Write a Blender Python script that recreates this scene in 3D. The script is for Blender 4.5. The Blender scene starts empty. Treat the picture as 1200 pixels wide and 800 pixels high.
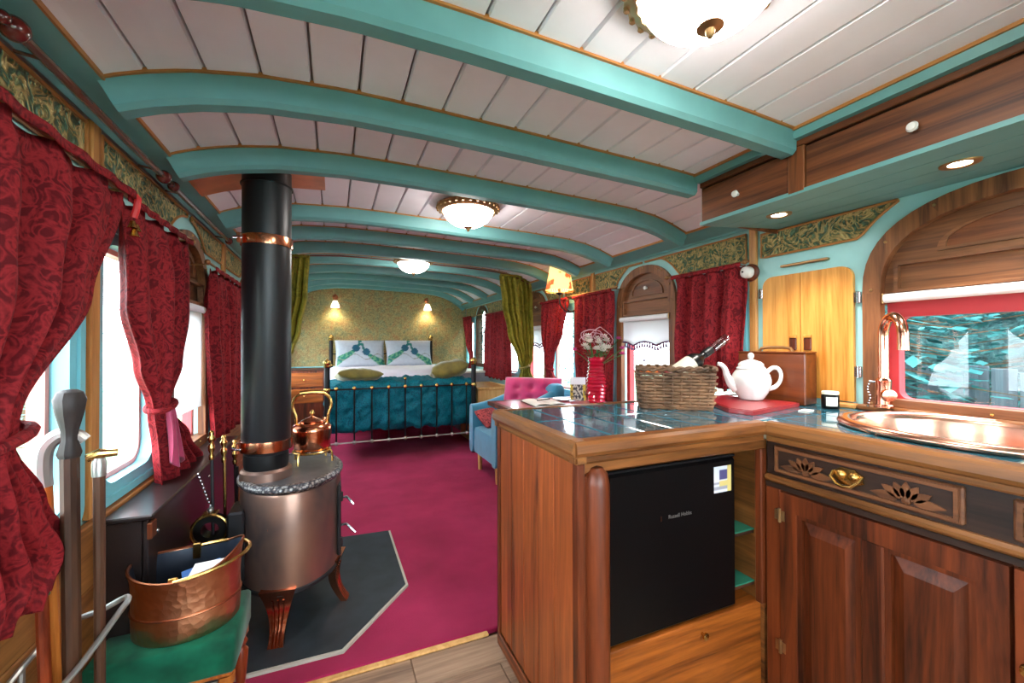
import bpy, bmesh, math, random
from mathutils import Vector, Matrix, Euler
PI = math.pi
random.seed(7)
S = bpy.context.scene
C = S.collection

# ------------------------------------------------------------------ camera, world, exposure
cam_d = bpy.data.cameras.new('camera'); cam = bpy.data.objects.new('camera', cam_d); C.objects.link(cam)
cam_d.sensor_width = 36.0; cam_d.lens = 488.0 * 36.0 / 1200.0; cam_d.clip_start = 0.02
TH, PH, RO = math.radians(23.13), math.radians(0.5), math.radians(0.1)
fw = Vector((math.sin(TH)*math.cos(PH), math.cos(TH)*math.cos(PH), math.sin(PH)))
r0 = Vector((math.cos(TH), -math.sin(TH), 0)); u0 = r0.cross(fw)
rt = math.cos(RO)*r0 - math.sin(RO)*u0; up = math.sin(RO)*r0 + math.cos(RO)*u0
cam.matrix_world = Matrix(((rt.x, up.x, -fw.x, 0), (rt.y, up.y, -fw.y, 0), (rt.z, up.z, -fw.z, 1.17), (0, 0, 0, 1)))
S.camera = cam
W = bpy.data.worlds.new('sky'); S.world = W; W.use_nodes = True
wb = W.node_tree.nodes['Background']
wb.inputs[0].default_value = (0.84, 0.93, 1.0, 1); wb.inputs[1].default_value = 7.0
S.view_settings.view_transform = 'Standard'; S.view_settings.look = 'None'
S.view_settings.exposure = 1.4; S.view_settings.gamma = 1.0; S.view_settings.use_curve_mapping = False
S.cycles.use_denoising = True
S.cycles.max_bounces = 10; S.cycles.diffuse_bounces = 5; S.cycles.transparent_max_bounces = 12
S.cycles.sample_clamp_indirect = 6.0

# ------------------------------------------------------------------ materials
def srgb(r, g, b):
    f = lambda c: (c/255/12.92) if c/255 <= 0.04045 else ((c/255+0.055)/1.055)**2.4
    return (f(r), f(g), f(b), 1)
class NT:
    def __init__(s, name):
        s.m = bpy.data.materials.new(name); s.m.use_nodes = True
        s.t = s.m.node_tree; s.n = s.t.nodes; s.b = s.n['Principled BSDF']; s.out = s.n['Material Output']
    def node(s, typ, **kw):
        n = s.n.new(typ)
        for k, v in kw.items():
            if k in n.inputs.keys() if isinstance(k, str) else False: n.inputs[k].default_value = v
            else: setattr(n, k, v)
        return n
    def link(s, a, b): s.t.links.new(a, b)
    def coords(s, scale=(1, 1, 1), rot=(0, 0, 0), kind='Object'):
        tc = s.node('ShaderNodeTexCoord'); mp = s.node('ShaderNodeMapping')
        mp.inputs['Scale'].default_value = scale; mp.inputs['Rotation'].default_value = rot
        s.link(tc.outputs[kind], mp.inputs[0]); return mp.outputs[0]
    def noise(s, vec, scale=5, detail=4, rough=.55, dist=0):
        n = s.node('ShaderNodeTexNoise'); n.inputs['Scale'].default_value = scale
        n.inputs['Detail'].default_value = detail; n.inputs['Roughness'].default_value = rough
        n.inputs['Distortion'].default_value = dist
        if vec: s.link(vec, n.inputs['Vector'])
        return n.outputs['Fac']
    def ramp(s, fac, stops, interp='LINEAR'):
        r = s.node('ShaderNodeValToRGB'); r.color_ramp.interpolation = interp
        el = r.color_ramp.elements
        while len(el) < len(stops): el.new(0.5)
        for e, (p, c) in zip(el, stops): e.position = p; e.color = c
        s.link(fac, r.inputs[0]); return r.outputs[0]
    def mix(s, fac, a, b, mode='MIX'):
        n = s.node('ShaderNodeMix'); n.data_type = 'RGBA'; n.blend_type = mode
        for i, v in ((0, fac), (6, a), (7, b)):
            if hasattr(v, 'links'): s.link(v, n.inputs[i])
            else: n.inputs[i].default_value = v
        return n.outputs[2]
    def math(s, op, a, b=None):
        n = s.node('ShaderNodeMath'); n.operation = op
        for i, v in ((0, a), (1, b)):
            if v is None: continue
            if hasattr(v, 'links'): s.link(v, n.inputs[i])
            else: n.inputs[i].default_value = v
        return n.outputs[0]
    def bump(s, h, strength=.3, dist=.01):
        b = s.node('ShaderNodeBump'); b.inputs['Strength'].default_value = strength; b.inputs['Distance'].default_value = dist
        s.link(h, b.inputs['Height']); s.link(b.outputs[0], s.b.inputs['Normal'])
    def set(s, color=None, rough=None, metal=None, **kw):
        if color is not None:
            if hasattr(color, 'links'): s.link(color, s.b.inputs['Base Color'])
            else: s.b.inputs['Base Color'].default_value = color
        if rough is not None:
            if hasattr(rough, 'links'): s.link(rough, s.b.inputs['Roughness'])
            else: s.b.inputs['Roughness'].default_value = rough
        if metal is not None: s.b.inputs['Metallic'].default_value = metal
        for k, v in kw.items(): s.b.inputs[k.replace('_', ' ')].default_value = v
        return s
M = {}
def plain(name, col, rough=.5, metal=0, vary=.06, **kw):
    t = NT(name); v = t.coords(); n = t.noise(v, 9, 3)
    dk = tuple(c*(1-vary*2) for c in col[:3])+(1,); lt = tuple(min(1, c*(1+vary*2)) for c in col[:3])+(1,)
    t.set(t.ramp(n, [(.3, dk), (.7, lt)]), rough, metal, **kw); M[name] = t.m; return t
def wood(name, dk, lt, axis='Z', rough=.35, scale=1.0, coat=.25, rings=True):
    t = NT(name); sc = [26*scale]*3; sc['XYZ'.index(axis)] = 1.6*scale
    v = t.coords(tuple(sc)); oi = t.node('ShaderNodeObjectInfo')
    add = t.node('ShaderNodeVectorMath'); add.operation = 'ADD'; t.link(v, add.inputs[0])
    cb = t.node('ShaderNodeCombineXYZ'); mu = t.math('MULTIPLY', oi.outputs['Random'], 40.0)
    for i in range(3): t.link(mu, cb.inputs[i])
    t.link(cb.outputs[0], add.inputs[1]); v = add.outputs[0]
    n1 = t.noise(v, .55, 5, .65, 1.2); n2 = t.noise(v, 3.0, 3, .6)
    mixv = t.math('ADD', t.math('MULTIPLY', n1, .75), t.math('MULTIPLY', n2, .25))
    mid = tuple((a+b)/2 for a, b in zip(dk, lt))
    col = t.ramp(mixv, [(.36, dk), (.49, mid), (.64, lt)])
    t.set(col, rough+.06, 0, Coat_Weight=coat*.25, Coat_Roughness=.25, Specular_IOR_Level=.35)
    t.bump(n2, .12, .003); M[name] = t.m; return t
wood('wood_island', srgb(80, 34, 13), srgb(174, 88, 42), 'Z', .33)
wood('wood_mahogany', srgb(40, 15, 7), srgb(120, 54, 24), 'Z', .33)
wood('wood_mahogany_y', srgb(60, 25, 12), srgb(148, 76, 38), 'Y', .3)
wood('wood_nosing', srgb(66, 36, 16), srgb(146, 92, 46), 'Y', .3)
wood('wood_nosing_x', srgb(66, 34, 14), srgb(146, 88, 42), 'X', .3)
wood('wood_drawer', srgb(84, 38, 10), srgb(172, 92, 30), 'X', .35)
wood('wood_cabinet', srgb(66, 32, 14), srgb(134, 76, 40), 'Y', .4)
wood('wood_cabinet_z', srgb(70, 36, 16), srgb(136, 78, 40), 'Z', .4)
wood('wood_oak', srgb(178, 108, 34), srgb(232, 168, 84), 'Z', .38)
wood('wood_wain', srgb(98, 58, 26), srgb(178, 120, 64), 'Y', .42)
wood('wood_window', srgb(76, 42, 24), srgb(146, 94, 58), 'Y', .42)
wood('wood_window_z', srgb(78, 42, 24), srgb(150, 96, 58), 'Z', .42)
wood('wood_post', srgb(150, 92, 38), srgb(208, 150, 84), 'Z', .4)
wood('wood_floor', srgb(96, 70, 54), srgb(170, 138, 112), 'X', .5, .7)
wood('wood_box', srgb(66, 26, 8), srgb(124, 60, 22), 'X', .22, .6, .5)
wood('wood_dark', srgb(40, 22, 14), srgb(90, 52, 30), 'X', .4)
wood('wood_carving', srgb(70, 40, 24), srgb(126, 78, 48), 'Y', .35)
wood('wood_black', srgb(22, 14, 11), srgb(58, 36, 26), 'Y', .4)
wood('wood_orange', srgb(150, 72, 20), srgb(216, 130, 56), 'Z', .3)
wood('wood_red', srgb(92, 30, 12), srgb(160, 68, 34), 'Z', .28)
wood('wood_cane', srgb(44, 26, 18), srgb(94, 60, 40), 'Z', .4)
wood('wood_grey', srgb(32, 27, 27), srgb(66, 57, 55), 'Z', .5)
wood('wood_birch', srgb(196, 140, 72), srgb(232, 184, 118), 'Z', .45)
wood('wood_fence', srgb(66, 76, 84), srgb(112, 122, 128), 'Z', .8, .6, 0)
wood('bark', srgb(60, 46, 34), srgb(112, 92, 72), 'Z', .9, .6, 0)
plain('teal_paint', srgb(102, 156, 156), .42, vary=.03, Specular_IOR_Level=.35)
plain('teal_paint_lit', srgb(156, 206, 206), .42, vary=.03, Specular_IOR_Level=.35)  # same turquoise as the ribs, lightened to put the downlight glow into the colour
plain('copper_plate', srgb(206, 124, 76), .38, .55, .1)
plain('bucket_inside', srgb(44, 52, 66), .4, .4)
plain('blue_paint', srgb(122, 200, 214), .4, vary=.03)
plain('ceiling_paint', srgb(240, 237, 244), .5, vary=.012)
plain('joint_paint', srgb(150, 138, 138), .6)
plain('gilt_edge', srgb(178, 118, 60), .4, .1)
plain('red_sash', srgb(188, 52, 58), .4, vary=.03)
plain('salmon_sash', srgb(226, 138, 128), .4, vary=.03)
plain('white_paint', srgb(236, 234, 230), .4, vary=.02)
plain('porcelain', srgb(224, 222, 218), .12, vary=.01, Coat_Weight=.5)
plain('black_gloss', srgb(8, 8, 9), .3, vary=.05, Specular_IOR_Level=.25)
plain('black_matt', srgb(16, 16, 18), .42, vary=.08, Specular_IOR_Level=.3)
plain('flue_black', srgb(30, 31, 34), .38, .2)
plain('iron', srgb(52, 52, 56), .45, .6)
plain('guard_metal', srgb(50, 42, 42), .3, .5)
plain('copper', srgb(222, 140, 104), .18, 1.0, .08)
plain('copper_sink', srgb(228, 168, 142), .22, 1.0, .05)
plain('copper_tap', srgb(228, 160, 132), .16, 1.0, .03)
plain('copper_dull', srgb(170, 104, 74), .36, 1.0, .14)
plain('brass', srgb(214, 172, 100), .25, 1.0, .08)
plain('brass_old', srgb(170, 132, 90), .38, .9, .12)
plain('chrome', srgb(210, 212, 216), .15, 1.0)
plain('pewter', srgb(176, 176, 172), .35, .8)
plain('grout', srgb(214, 206, 190), .7)
plain('slate', srgb(44, 52, 58), .5, vary=.15, Specular_IOR_Level=.3)
plain('stone_edge', srgb(190, 184, 172), .6)
plain('blue_fabric', srgb(60, 142, 176), .8, vary=.06, Sheen_Weight=.4)
plain('pink_velvet', srgb(196, 44, 108), .7, vary=.1, Sheen_Weight=.6)
plain('olive_velvet', srgb(122, 108, 36), .65, vary=.18, Sheen_Weight=.5)
plain('white_linen', srgb(238, 230, 240), .8, vary=.02)
plain('white_fabric', srgb(232, 232, 236), .8, vary=.02)
plain('green_velvet', srgb(10, 92, 66), .7, vary=.28, Sheen_Weight=.15, Specular_IOR_Level=.15)
plain('green_cloth', srgb(30, 110, 84), .7)
plain('red_board', srgb(150, 34, 40), .32, vary=.06, Coat_Weight=.3)
plain('red_leather', srgb(196, 96, 116), .3, vary=.1, Coat_Weight=.3)
plain('paper', srgb(236, 234, 228), .7, vary=.02)
plain('blue_paper', srgb(70, 120, 190), .6, vary=.1)
plain('label_paper', srgb(214, 212, 206), .6)
plain('wine_label', srgb(214, 204, 184), .6)
plain('knob_brown', srgb(96, 24, 20), .22, vary=.2, Coat_Weight=.5)
plain('rail_brown', srgb(104, 62, 50), .25, vary=.1, Coat_Weight=.5)
plain('purple_fringe', srgb(96, 66, 96), .8)
plain('red_ribbon', srgb(214, 40, 44), .5)
plain('wax', srgb(232, 224, 200), .5)
plain('petal_white', srgb(242, 240, 232), .6)
plain('petal_pink', srgb(206, 70, 150), .6)
plain('stem_green', srgb(60, 110, 50), .6, vary=.2)
plain('twig', srgb(200, 150, 160), .6)
plain('wicker', srgb(112, 78, 52), .6, vary=.35)
plain('grass', srgb(74, 96, 62), .9, vary=.2)
plain('snack_orange', srgb(226, 120, 56), .4, vary=.2)
plain('lead', srgb(40, 42, 44), .5, .4)
plain('grey_panel', srgb(140, 148, 160), .5)
# fabrics with woven figure
def damask(name, dk, lt, scale=22, rough=.75, sheen=.5):
    t = NT(name); v = t.coords((1, 1, .8)); n = t.noise(v, scale, 2, .5, 2.2)
    w = t.math('ABSOLUTE', t.math('SUBTRACT', n, .5)); f = t.noise(v, 160, 2)
    fac = t.math('ADD', t.math('MULTIPLY', w, 5.5), t.math('MULTIPLY', t.math('SUBTRACT', f, .5), .8))
    t.set(t.ramp(fac, [(.05, lt), (.75, dk)]), rough, 0, Sheen_Weight=sheen*.5, Specular_IOR_Level=.2); t.bump(fac, .2, .004)
    t.b.inputs['Sheen Tint'].default_value = lt; M[name] = t.m
damask('red_damask', srgb(92, 12, 20), srgb(146, 34, 40), 24)
damask('teal_damask', srgb(0, 78, 96), srgb(0, 112, 130), 30, .6, .3)
damask('olive_curtain', srgb(104, 98, 24), srgb(136, 126, 40), 6, .6, .4)
damask('patterned_red', srgb(60, 20, 40), srgb(200, 90, 90), 40)
# carpet
t = NT('carpet'); v = t.coords(); a = t.noise(v, 3, 3); b = t.noise(v, 420, 2, .7)
fac = t.math('ADD', t.math('MULTIPLY', a, .55), t.math('MULTIPLY', b, .45))
t.set(t.ramp(fac, [(.3, srgb(142, 18, 62)), (.7, srgb(200, 48, 100))]), .95, 0, Sheen_Weight=.08, Specular_IOR_Level=.1); t.bump(b, .8, .006); M['carpet'] = t.m
# frieze: gilded embossed scrollwork over green
t = NT('anaglypta'); v = t.coords(); n = t.noise(v, 15, 2.5, .45, 2.6); w = t.math('ABSOLUTE', t.math('SUBTRACT', n, .5))
n2 = t.noise(v, 60, 3); fac = t.math('ADD', t.math('MULTIPLY', w, 6), t.math('MULTIPLY', t.math('SUBTRACT', n2, .5), .6))
t.set(t.ramp(fac, [(.14, srgb(212, 184, 124)), (.40, srgb(158, 146, 92)), (.62, srgb(112, 134, 100)), (.9, srgb(88, 116, 92))]), .42, .15)
t.bump(t.math('SUBTRACT', 1.0, fac), .9, .02); M['anaglypta'] = t.m
# wallpaper of the far wall
t = NT('wallpaper'); v = t.coords(); n = t.noise(v, 38, 4, .7, 1.5); n2 = t.noise(v, 7, 3, .6, 1); n3 = t.noise(v, 110, 2, .6)
c1 = t.ramp(n, [(.36, srgb(82, 78, 46)), (.5, srgb(158, 138, 84)), (.62, srgb(206, 186, 126))])
c2 = t.ramp(n2, [(.36, srgb(112, 140, 110)), (.5, srgb(170, 150, 92)), (.66, srgb(190, 112, 62))])
col = t.mix(.42, c1, c2); col = t.mix(t.math('MULTIPLY', n3, .5), col, srgb(96, 88, 52))
t.set(col, .45, .1); t.bump(n, .5, .008); M['wallpaper'] = t.m
# tiles of the worktop
t = NT('teal_tile'); v = t.coords(); oi = t.node('ShaderNodeObjectInfo')
t.set(t.mix(.25, t.ramp(oi.outputs['Random'], [(0, srgb(34, 82, 98)), (.5, srgb(48, 104, 122)), (1, srgb(62, 124, 142))]), t.ramp(t.noise(v, 14, 3), [(.3, srgb(18, 54, 66)), (.7, srgb(60, 120, 136))])), .08, 0, Coat_Weight=.6, Coat_Roughness=.04)
t.bump(t.noise(v, 7, 2), .06, .01); M['teal_tile'] = t.m
# stove body: enamelled, warm stained metal
t = NT('stove_metal'); v = t.coords((1, 1, .7)); n = t.noise(v, 4, 3, .6, .5)
t.set(t.ramp(n, [(.3, srgb(104, 92, 92)), (.5, srgb(146, 116, 104)), (.7, srgb(170, 132, 112))]), .34, .75); M['stove_metal'] = t.m
t = NT('stove_top'); v = t.coords(); n = t.noise(v, 12, 3); t.set(t.ramp(n, [(.3, srgb(92, 95, 102)), (.7, srgb(112, 116, 122))]), .42, .6); M['stove_top'] = t.m
t = NT('stove_rim'); v = t.coords(); vo = t.node('ShaderNodeTexVoronoi'); vo.inputs['Scale'].default_value = 85; t.link(v, vo.inputs['Vector'])
t.set(t.ramp(vo.outputs['Distance'], [(.2, srgb(170, 168, 166)), (.6, srgb(66, 66, 72))]), .4, .7); t.bump(vo.outputs['Distance'], .8, .006); M['stove_rim'] = t.m
# hammered copper
t = NT('copper_hammered'); v = t.coords(); vo = t.node('ShaderNodeTexVoronoi'); vo.inputs['Scale'].default_value = 55; t.link(v, vo.inputs['Vector'])
n = t.noise(v, 7, 3); t.set(t.ramp(n, [(.3, srgb(192, 124, 90)), (.7, srgb(236, 176, 138))]), .33, 1.0); t.bump(vo.outputs['Distance'], .35, .006); M['copper_hammered'] = t.m
# lamp glass and shades
def glow(name, col, strength, base=None):
    t = NT(name); t.set(base or col, .4); t.b.inputs['Emission Color'].default_value = col; t.b.inputs['Emission Strength'].default_value = strength; M[name] = t.m; return t
glow('lamp_bowl', (1.0, .93, .87, 1), 17.0)
glow('spot_bulb', (1.0, .95, .9, 1), 30.0)
glow('bulb_warm', (1.0, .72, .38, 1), 60.0)
t = NT('rose_shade'); v = t.coords(); n = t.noise(v, 12, 2, .4)
col = t.ramp(n, [(.50, srgb(246, 208, 124)), (.57, srgb(206, 84, 40))]); t.set(col, .7); t.link(col, t.b.inputs['Emission Color']); t.b.inputs['Emission Strength'].default_value = .8; M['rose_shade'] = t.m
glow('frosted_shade', (1.0, .9, .7, 1), 1.0, srgb(240, 236, 224))
# roller blind cloth lets daylight through
def translucent(name, col, mixf=.5):
    t = NT(name); d = t.node('ShaderNodeBsdfDiffuse'); tr = t.node('ShaderNodeBsdfTranslucent'); mx = t.node('ShaderNodeMixShader')
    d.inputs[0].default_value = col; tr.inputs[0].default_value = col; mx.inputs[0].default_value = mixf
    t.link(d.outputs[0], mx.inputs[1]); t.link(tr.outputs[0], mx.inputs[2]); t.link(mx.outputs[0], t.out.inputs[0]); M[name] = t.m
translucent('blind_cloth', srgb(240, 240, 242), .5)
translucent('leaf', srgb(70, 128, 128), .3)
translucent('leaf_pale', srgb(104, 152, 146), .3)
t = NT('hedge_leaf'); v = t.coords(); n = t.noise(v, 9, 6, .75); t.set(t.ramp(n, [(.35, srgb(24, 60, 62)), (.55, srgb(66, 112, 112)), (.7, srgb(120, 164, 156))]), .9); t.bump(n, 1, .15); M['hedge_leaf'] = t.m
def glass(name, col, refl=.025, rough=.0):
    t = NT(name); tr = t.node('ShaderNodeBsdfTransparent'); g = t.node('ShaderNodeBsdfGlossy'); mx = t.node('ShaderNodeMixShader')
    tr.inputs[0].default_value = col; g.inputs['Roughness'].default_value = rough; mx.inputs[0].default_value = refl
    t.link(tr.outputs[0], mx.inputs[1]); t.link(g.outputs[0], mx.inputs[2]); t.link(mx.outputs[0], t.out.inputs[0]); M[name] = t.m
glass('window_glass', (.97, .99, .99, 1)); glass('bottle_dark', (.03, .04, .03, 1), .12); glass('clear_glass', (.9, .86, .86, 1), .12)
glass('stained_clear', (.75, .88, .85, 1), .06)
t = NT('red_glass'); t.set(srgb(214, 24, 62), .08, 0, Transmission_Weight=.35, Coat_Weight=.6); M['red_glass'] = t.m
# printed cloth / card read a colour attribute
t = NT('printed'); at = t.node('ShaderNodeAttribute'); at.attribute_name = 'Col'; t.set(at.outputs['Color'], .75); M['printed'] = t.m

# ------------------------------------------------------------------ mesh helpers
class MB:
    def __init__(s): s.v = []; s.f = []
    def add(s, vs, fs, mat=None):
        o = len(s.v)
        s.v += [tuple(mat @ Vector(p)) for p in vs] if mat is not None else [tuple(p) for p in vs]
        s.f += [tuple(i+o for i in f) for f in fs]; return s
    def box(s, x0, x1, y0, y1, z0, z1, b=0.0, mat=None):
        if x0 > x1: x0, x1 = x1, x0
        if y0 > y1: y0, y1 = y1, y0
        if z0 > z1: z0, z1 = z1, z0
        if b <= 0:
            vs = [(x, y, z) for x in (x0, x1) for y in (y0, y1) for z in (z0, z1)]
            return s.add(vs, [(0, 1, 3, 2), (4, 6, 7, 5), (0, 4, 5, 1), (2, 3, 7, 6), (0, 2, 6, 4), (1, 5, 7, 3)], mat)
        b = min(b, (x1-x0)*.49, (y1-y0)*.49, (z1-z0)*.49)
        lo, hi = (x0, y0, z0), (x1, y1, z1); vs = []; idx = {}
        for sx in (0, 1):
            for sy in (0, 1):
                for sz in (0, 1):
                    for a in range(3):
                        p = [(hi if k else lo)[i] for i, k in enumerate((sx, sy, sz))]
                        for i, k in enumerate((sx, sy, sz)):
                            if i != a: p[i] += -b if k else b
                        idx[(sx, sy, sz, a)] = len(vs); vs.append(p)
        F = []
        g = lambda c, a: idx[(c[0], c[1], c[2], a)]
        for a in range(3):
            o1, o2 = [i for i in range(3) if i != a]
            for k in (0, 1):
                cs = []
                for q in ((0, 0), (1, 0), (1, 1), (0, 1)):
                    c = [0, 0, 0]; c[a] = k; c[o1] = q[0]; c[o2] = q[1]; cs.append(c)
                F.append(tuple(g(c, a) for c in cs))
            for q1 in (0, 1):
                for q2 in (0, 1):
                    c0 = [0, 0, 0]; c0[o1] = q1; c0[o2] = q2; c1 = list(c0); c1[a] = 1
                    F.append((g(c0, o1), g(c1, o1), g(c1, o2), g(c0, o2)))
        for sx in (0, 1):
            for sy in (0, 1):
                for sz in (0, 1): F.append(tuple(g((sx, sy, sz), a) for a in range(3)))
        return s.add(vs, F, mat)
    def prism(s, poly, fn, w0, w1):
        n = len(poly); vs = [fn(u, v, w0) for u, v in poly]+[fn(u, v, w1) for u, v in poly]
        return s.add(vs, [tuple(range(n)), tuple(range(2*n-1, n-1, -1))]+[(i, (i+1) % n, n+(i+1) % n, n+i) for i in range(n)])
    def ring(s, outer, inner, fn, w0, w1):
        n = len(outer); L = [[fn(u, v, w) for u, v in P] for P, w in ((outer, w0), (inner, w0), (inner, w1), (outer, w1))]
        fs = []
        for k in range(4):
            a, b = k*n, ((k+1) % 4)*n
            fs += [(a+i, a+(i+1) % n, b+(i+1) % n, b+i) for i in range(n)]
        return s.add(sum(L, []), fs)
    def lathe(s, prof, c=(0, 0, 0), seg=24, mat=None, sx=1, sy=1, rib=None):
        vs = []; fs = []; m = len(prof)
        for j in range(seg):
            a = 2*PI*j/seg; k = 1+(rib(a) if rib else 0)
            for r, z in prof: vs.append((c[0]+r*k*sx*math.cos(a), c[1]+r*k*sy*math.sin(a), c[2]+z))
        for j in range(seg):
            for i in range(m-1): fs.append((j*m+i, ((j+1) % seg)*m+i, ((j+1) % seg)*m+i+1, j*m+i+1))
        a_, b_ = prof[0][0] > 1e-5, prof[-1][0] > 1e-5
        if a_ and b_ and m > 2: fs += [(j*m+m-1, ((j+1) % seg)*m+m-1, ((j+1) % seg)*m, j*m) for j in range(seg)]
        elif a_ and not b_: fs.append(tuple(j*m for j in range(seg))[::-1])
        elif b_ and not a_: fs.append(tuple(j*m+m-1 for j in range(seg)))
        return s.add(vs, fs, mat)
    def tube(s, pts, r, seg=8, mat=None, cap=True, closed=False, sm=0):
        pts = [Vector(p) for p in pts]
        if sm and not closed:      # Catmull-Rom refinement of the path and radii
            rr0 = list(r) if hasattr(r, '__len__') else [r]*len(pts); P2, R2 = [], []
            for i in range(len(pts)-1):
                p0, p1, p2, p3 = pts[max(i-1, 0)], pts[i], pts[i+1], pts[min(i+2, len(pts)-1)]
                for k in range(sm):
                    t_ = k/sm; P2.append(.5*((2*p1)+(p2-p0)*t_+(2*p0-5*p1+4*p2-p3)*t_*t_+(3*p1-p0-3*p2+p3)*t_**3)); R2.append(rr0[i]+(rr0[i+1]-rr0[i])*t_)
            P2.append(pts[-1]); R2.append(rr0[-1]); pts, r = P2, R2
        n = len(pts); vs = []; fs = []; rr = r if hasattr(r, '__len__') else [r]*n
        ref = None
        for i, p in enumerate(pts):
            if closed: d = pts[(i+1) % n]-pts[i-1]
            else: d = pts[min(i+1, n-1)]-pts[max(i-1, 0)]
            d.normalize()
            if ref is None: ref = d.orthogonal()
            ref = (ref-d*ref.dot(d));  ref = ref.normalized() if ref.length > 1e-6 else d.orthogonal().normalized()
            b = d.cross(ref)
            for k in range(seg):
                a = 2*PI*k/seg; vs.append(tuple(p+(ref*math.cos(a)+b*math.sin(a))*rr[i]))
        for i in range(n if closed else n-1):
            j = (i+1) % n
            for k in range(seg): fs.append((i*seg+k, i*seg+(k+1) % seg, j*seg+(k+1) % seg, j*seg+k))
        if cap and not closed: fs += [tuple(range(seg))[::-1], tuple((n-1)*seg+k for k in range(seg))]
        return s.add(vs, fs, mat)
    def grid(s, nu, nv, fn, closed=False):
        vs = [fn(i/nu, j/nv) for j in range(nv+1) for i in range(nu+1)]
        return s.add(vs, [(j*(nu+1)+i, j*(nu+1)+i+1, (j+1)*(nu+1)+i+1, (j+1)*(nu+1)+i) for j in range(nv) for i in range(nu)])
    def ball(s, c, r, seg=12, rings=8, sc=(1, 1, 1), mat=None):
        prof = [(r*math.sin(PI*i/rings), -r*math.cos(PI*i/rings)) for i in range(rings+1)]
        prof = [(max(a, 0), b*sc[2]) for a, b in prof]; prof[0] = (0, prof[0][1]); prof[-1] = (0, prof[-1][1])
        return s.lathe(prof, c, seg, mat, sc[0], sc[1])
    def build(s, name, mat, parent=None, smooth=35, local=False, solid=0, recalc=True, sub=0, shell=False):
        me = bpy.data.meshes.new(name); vs = s.v
        if parent is not None and not local:
            w = Matrix.Identity(4); q = parent
            while q is not None: w = q.matrix_basis @ w; q = q.parent
            wi = w.inverted(); vs = [tuple(wi @ Vector(p)) for p in vs]
        me.from_pydata(vs, [], s.f)
        bm = bmesh.new(); bm.from_mesh(me); bmesh.ops.remove_doubles(bm, verts=bm.verts, dist=1e-6)
        if recalc: bmesh.ops.recalc_face_normals(bm, faces=bm.faces)
        bm.to_mesh(me); bm.free()
        if smooth:
            me.polygons.foreach_set('use_smooth', [True]*len(me.polygons)); me.set_sharp_from_angle(angle=math.radians(smooth))
        me.materials.append(M[mat]); o = bpy.data.objects.new(name, me); C.objects.link(o)
        if parent is not None: o.parent = parent
        if solid:
            md = o.modifiers.new('thickness', 'SOLIDIFY'); md.thickness = solid; md.offset = 0
        if sub:
            md = o.modifiers.new('smooth', 'SUBSURF'); md.levels = sub; md.render_levels = sub
        return o
def B(x0, x1, y0, y1, z0, z1, b=0.0): return MB().box(x0, x1, y0, y1, z0, z1, b)
def tag(o, label=None, cat=None, group=None, kind=None):
    if label: o['label'] = label
    if cat: o['category'] = cat
    if group: o['group'] = group
    if kind: o['kind'] = kind
    return o
def thing(name, label, cat, loc=(0, 0, 0), rz=0, group=None, kind=None):
    o = bpy.data.objects.new(name, None); C.objects.link(o); o.empty_display_size = .05
    o.location = loc; o.rotation_euler = (0, 0, rz); return tag(o, label, cat, group, kind)
def copy_obj(o, parent=None):
    c = o.copy(); C.objects.link(c); c.parent = parent; return c

# ------------------------------------------------------------------ the carriage shell
XL, XR, YA, YB = -0.635, 1.95, -1.6, 6.45
PROF = [(-.635, 1.77), (-.535, 1.828), (-.46, 1.86), (-.35, 1.892), (-.2, 1.918), (.03, 1.932), (.27, 1.932), (.57, 1.926), (.92, 1.916), (1.2, 1.908), (1.45, 1.897), (1.6, 1.878), (1.7, 1.855), (1.85, 1.80), (1.95, 1.745)]
def roof(x, y):
    x = min(max(x, PROF[0][0]), PROF[-1][0])
    for (a, za), (b, zb) in zip(PROF, PROF[1:]):
        if a <= x <= b:
            z = za+(zb-za)*(x-a)/(b-a); break
    k = max(0, min(1, (y-3.0)/3.4)); d = (x-.66)/1.29
    return z+.13*k*max(0, 1-d*d*d*d)*(1 if x > .66 else 1)
def wallmap(side): return (lambda u, v, w: (XR-w, u, v)) if side == 'right' else (lambda u, v, w: (XL+w, u, v))
def arch_loop(yc, hw, z0, zs, zt, n=24, p=2.0):
    pts = [(yc+hw, z0)]
    for i in range(n+1):
        a = PI*i/n; c, s_ = math.cos(a), math.sin(a)
        pts.append((yc+hw*math.copysign(abs(c)**(2/p), c), zs+(zt-zs)*abs(s_)**(2/p)))
    return pts+[(yc-hw, z0)]
def round_rect(y0, y1, z0, z1, r, n=5):
    pts = []
    for cy, cz, a0 in ((y1-r, z0+r, -PI/2), (y1-r, z1-r, 0), (y0+r, z1-r, PI/2), (y0+r, z0+r, PI)):
        for i in range(n+1):
            a = a0+PI/2*i/n; pts.append((cy+r*math.cos(a), cz+r*math.sin(a)))
    return pts
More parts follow.
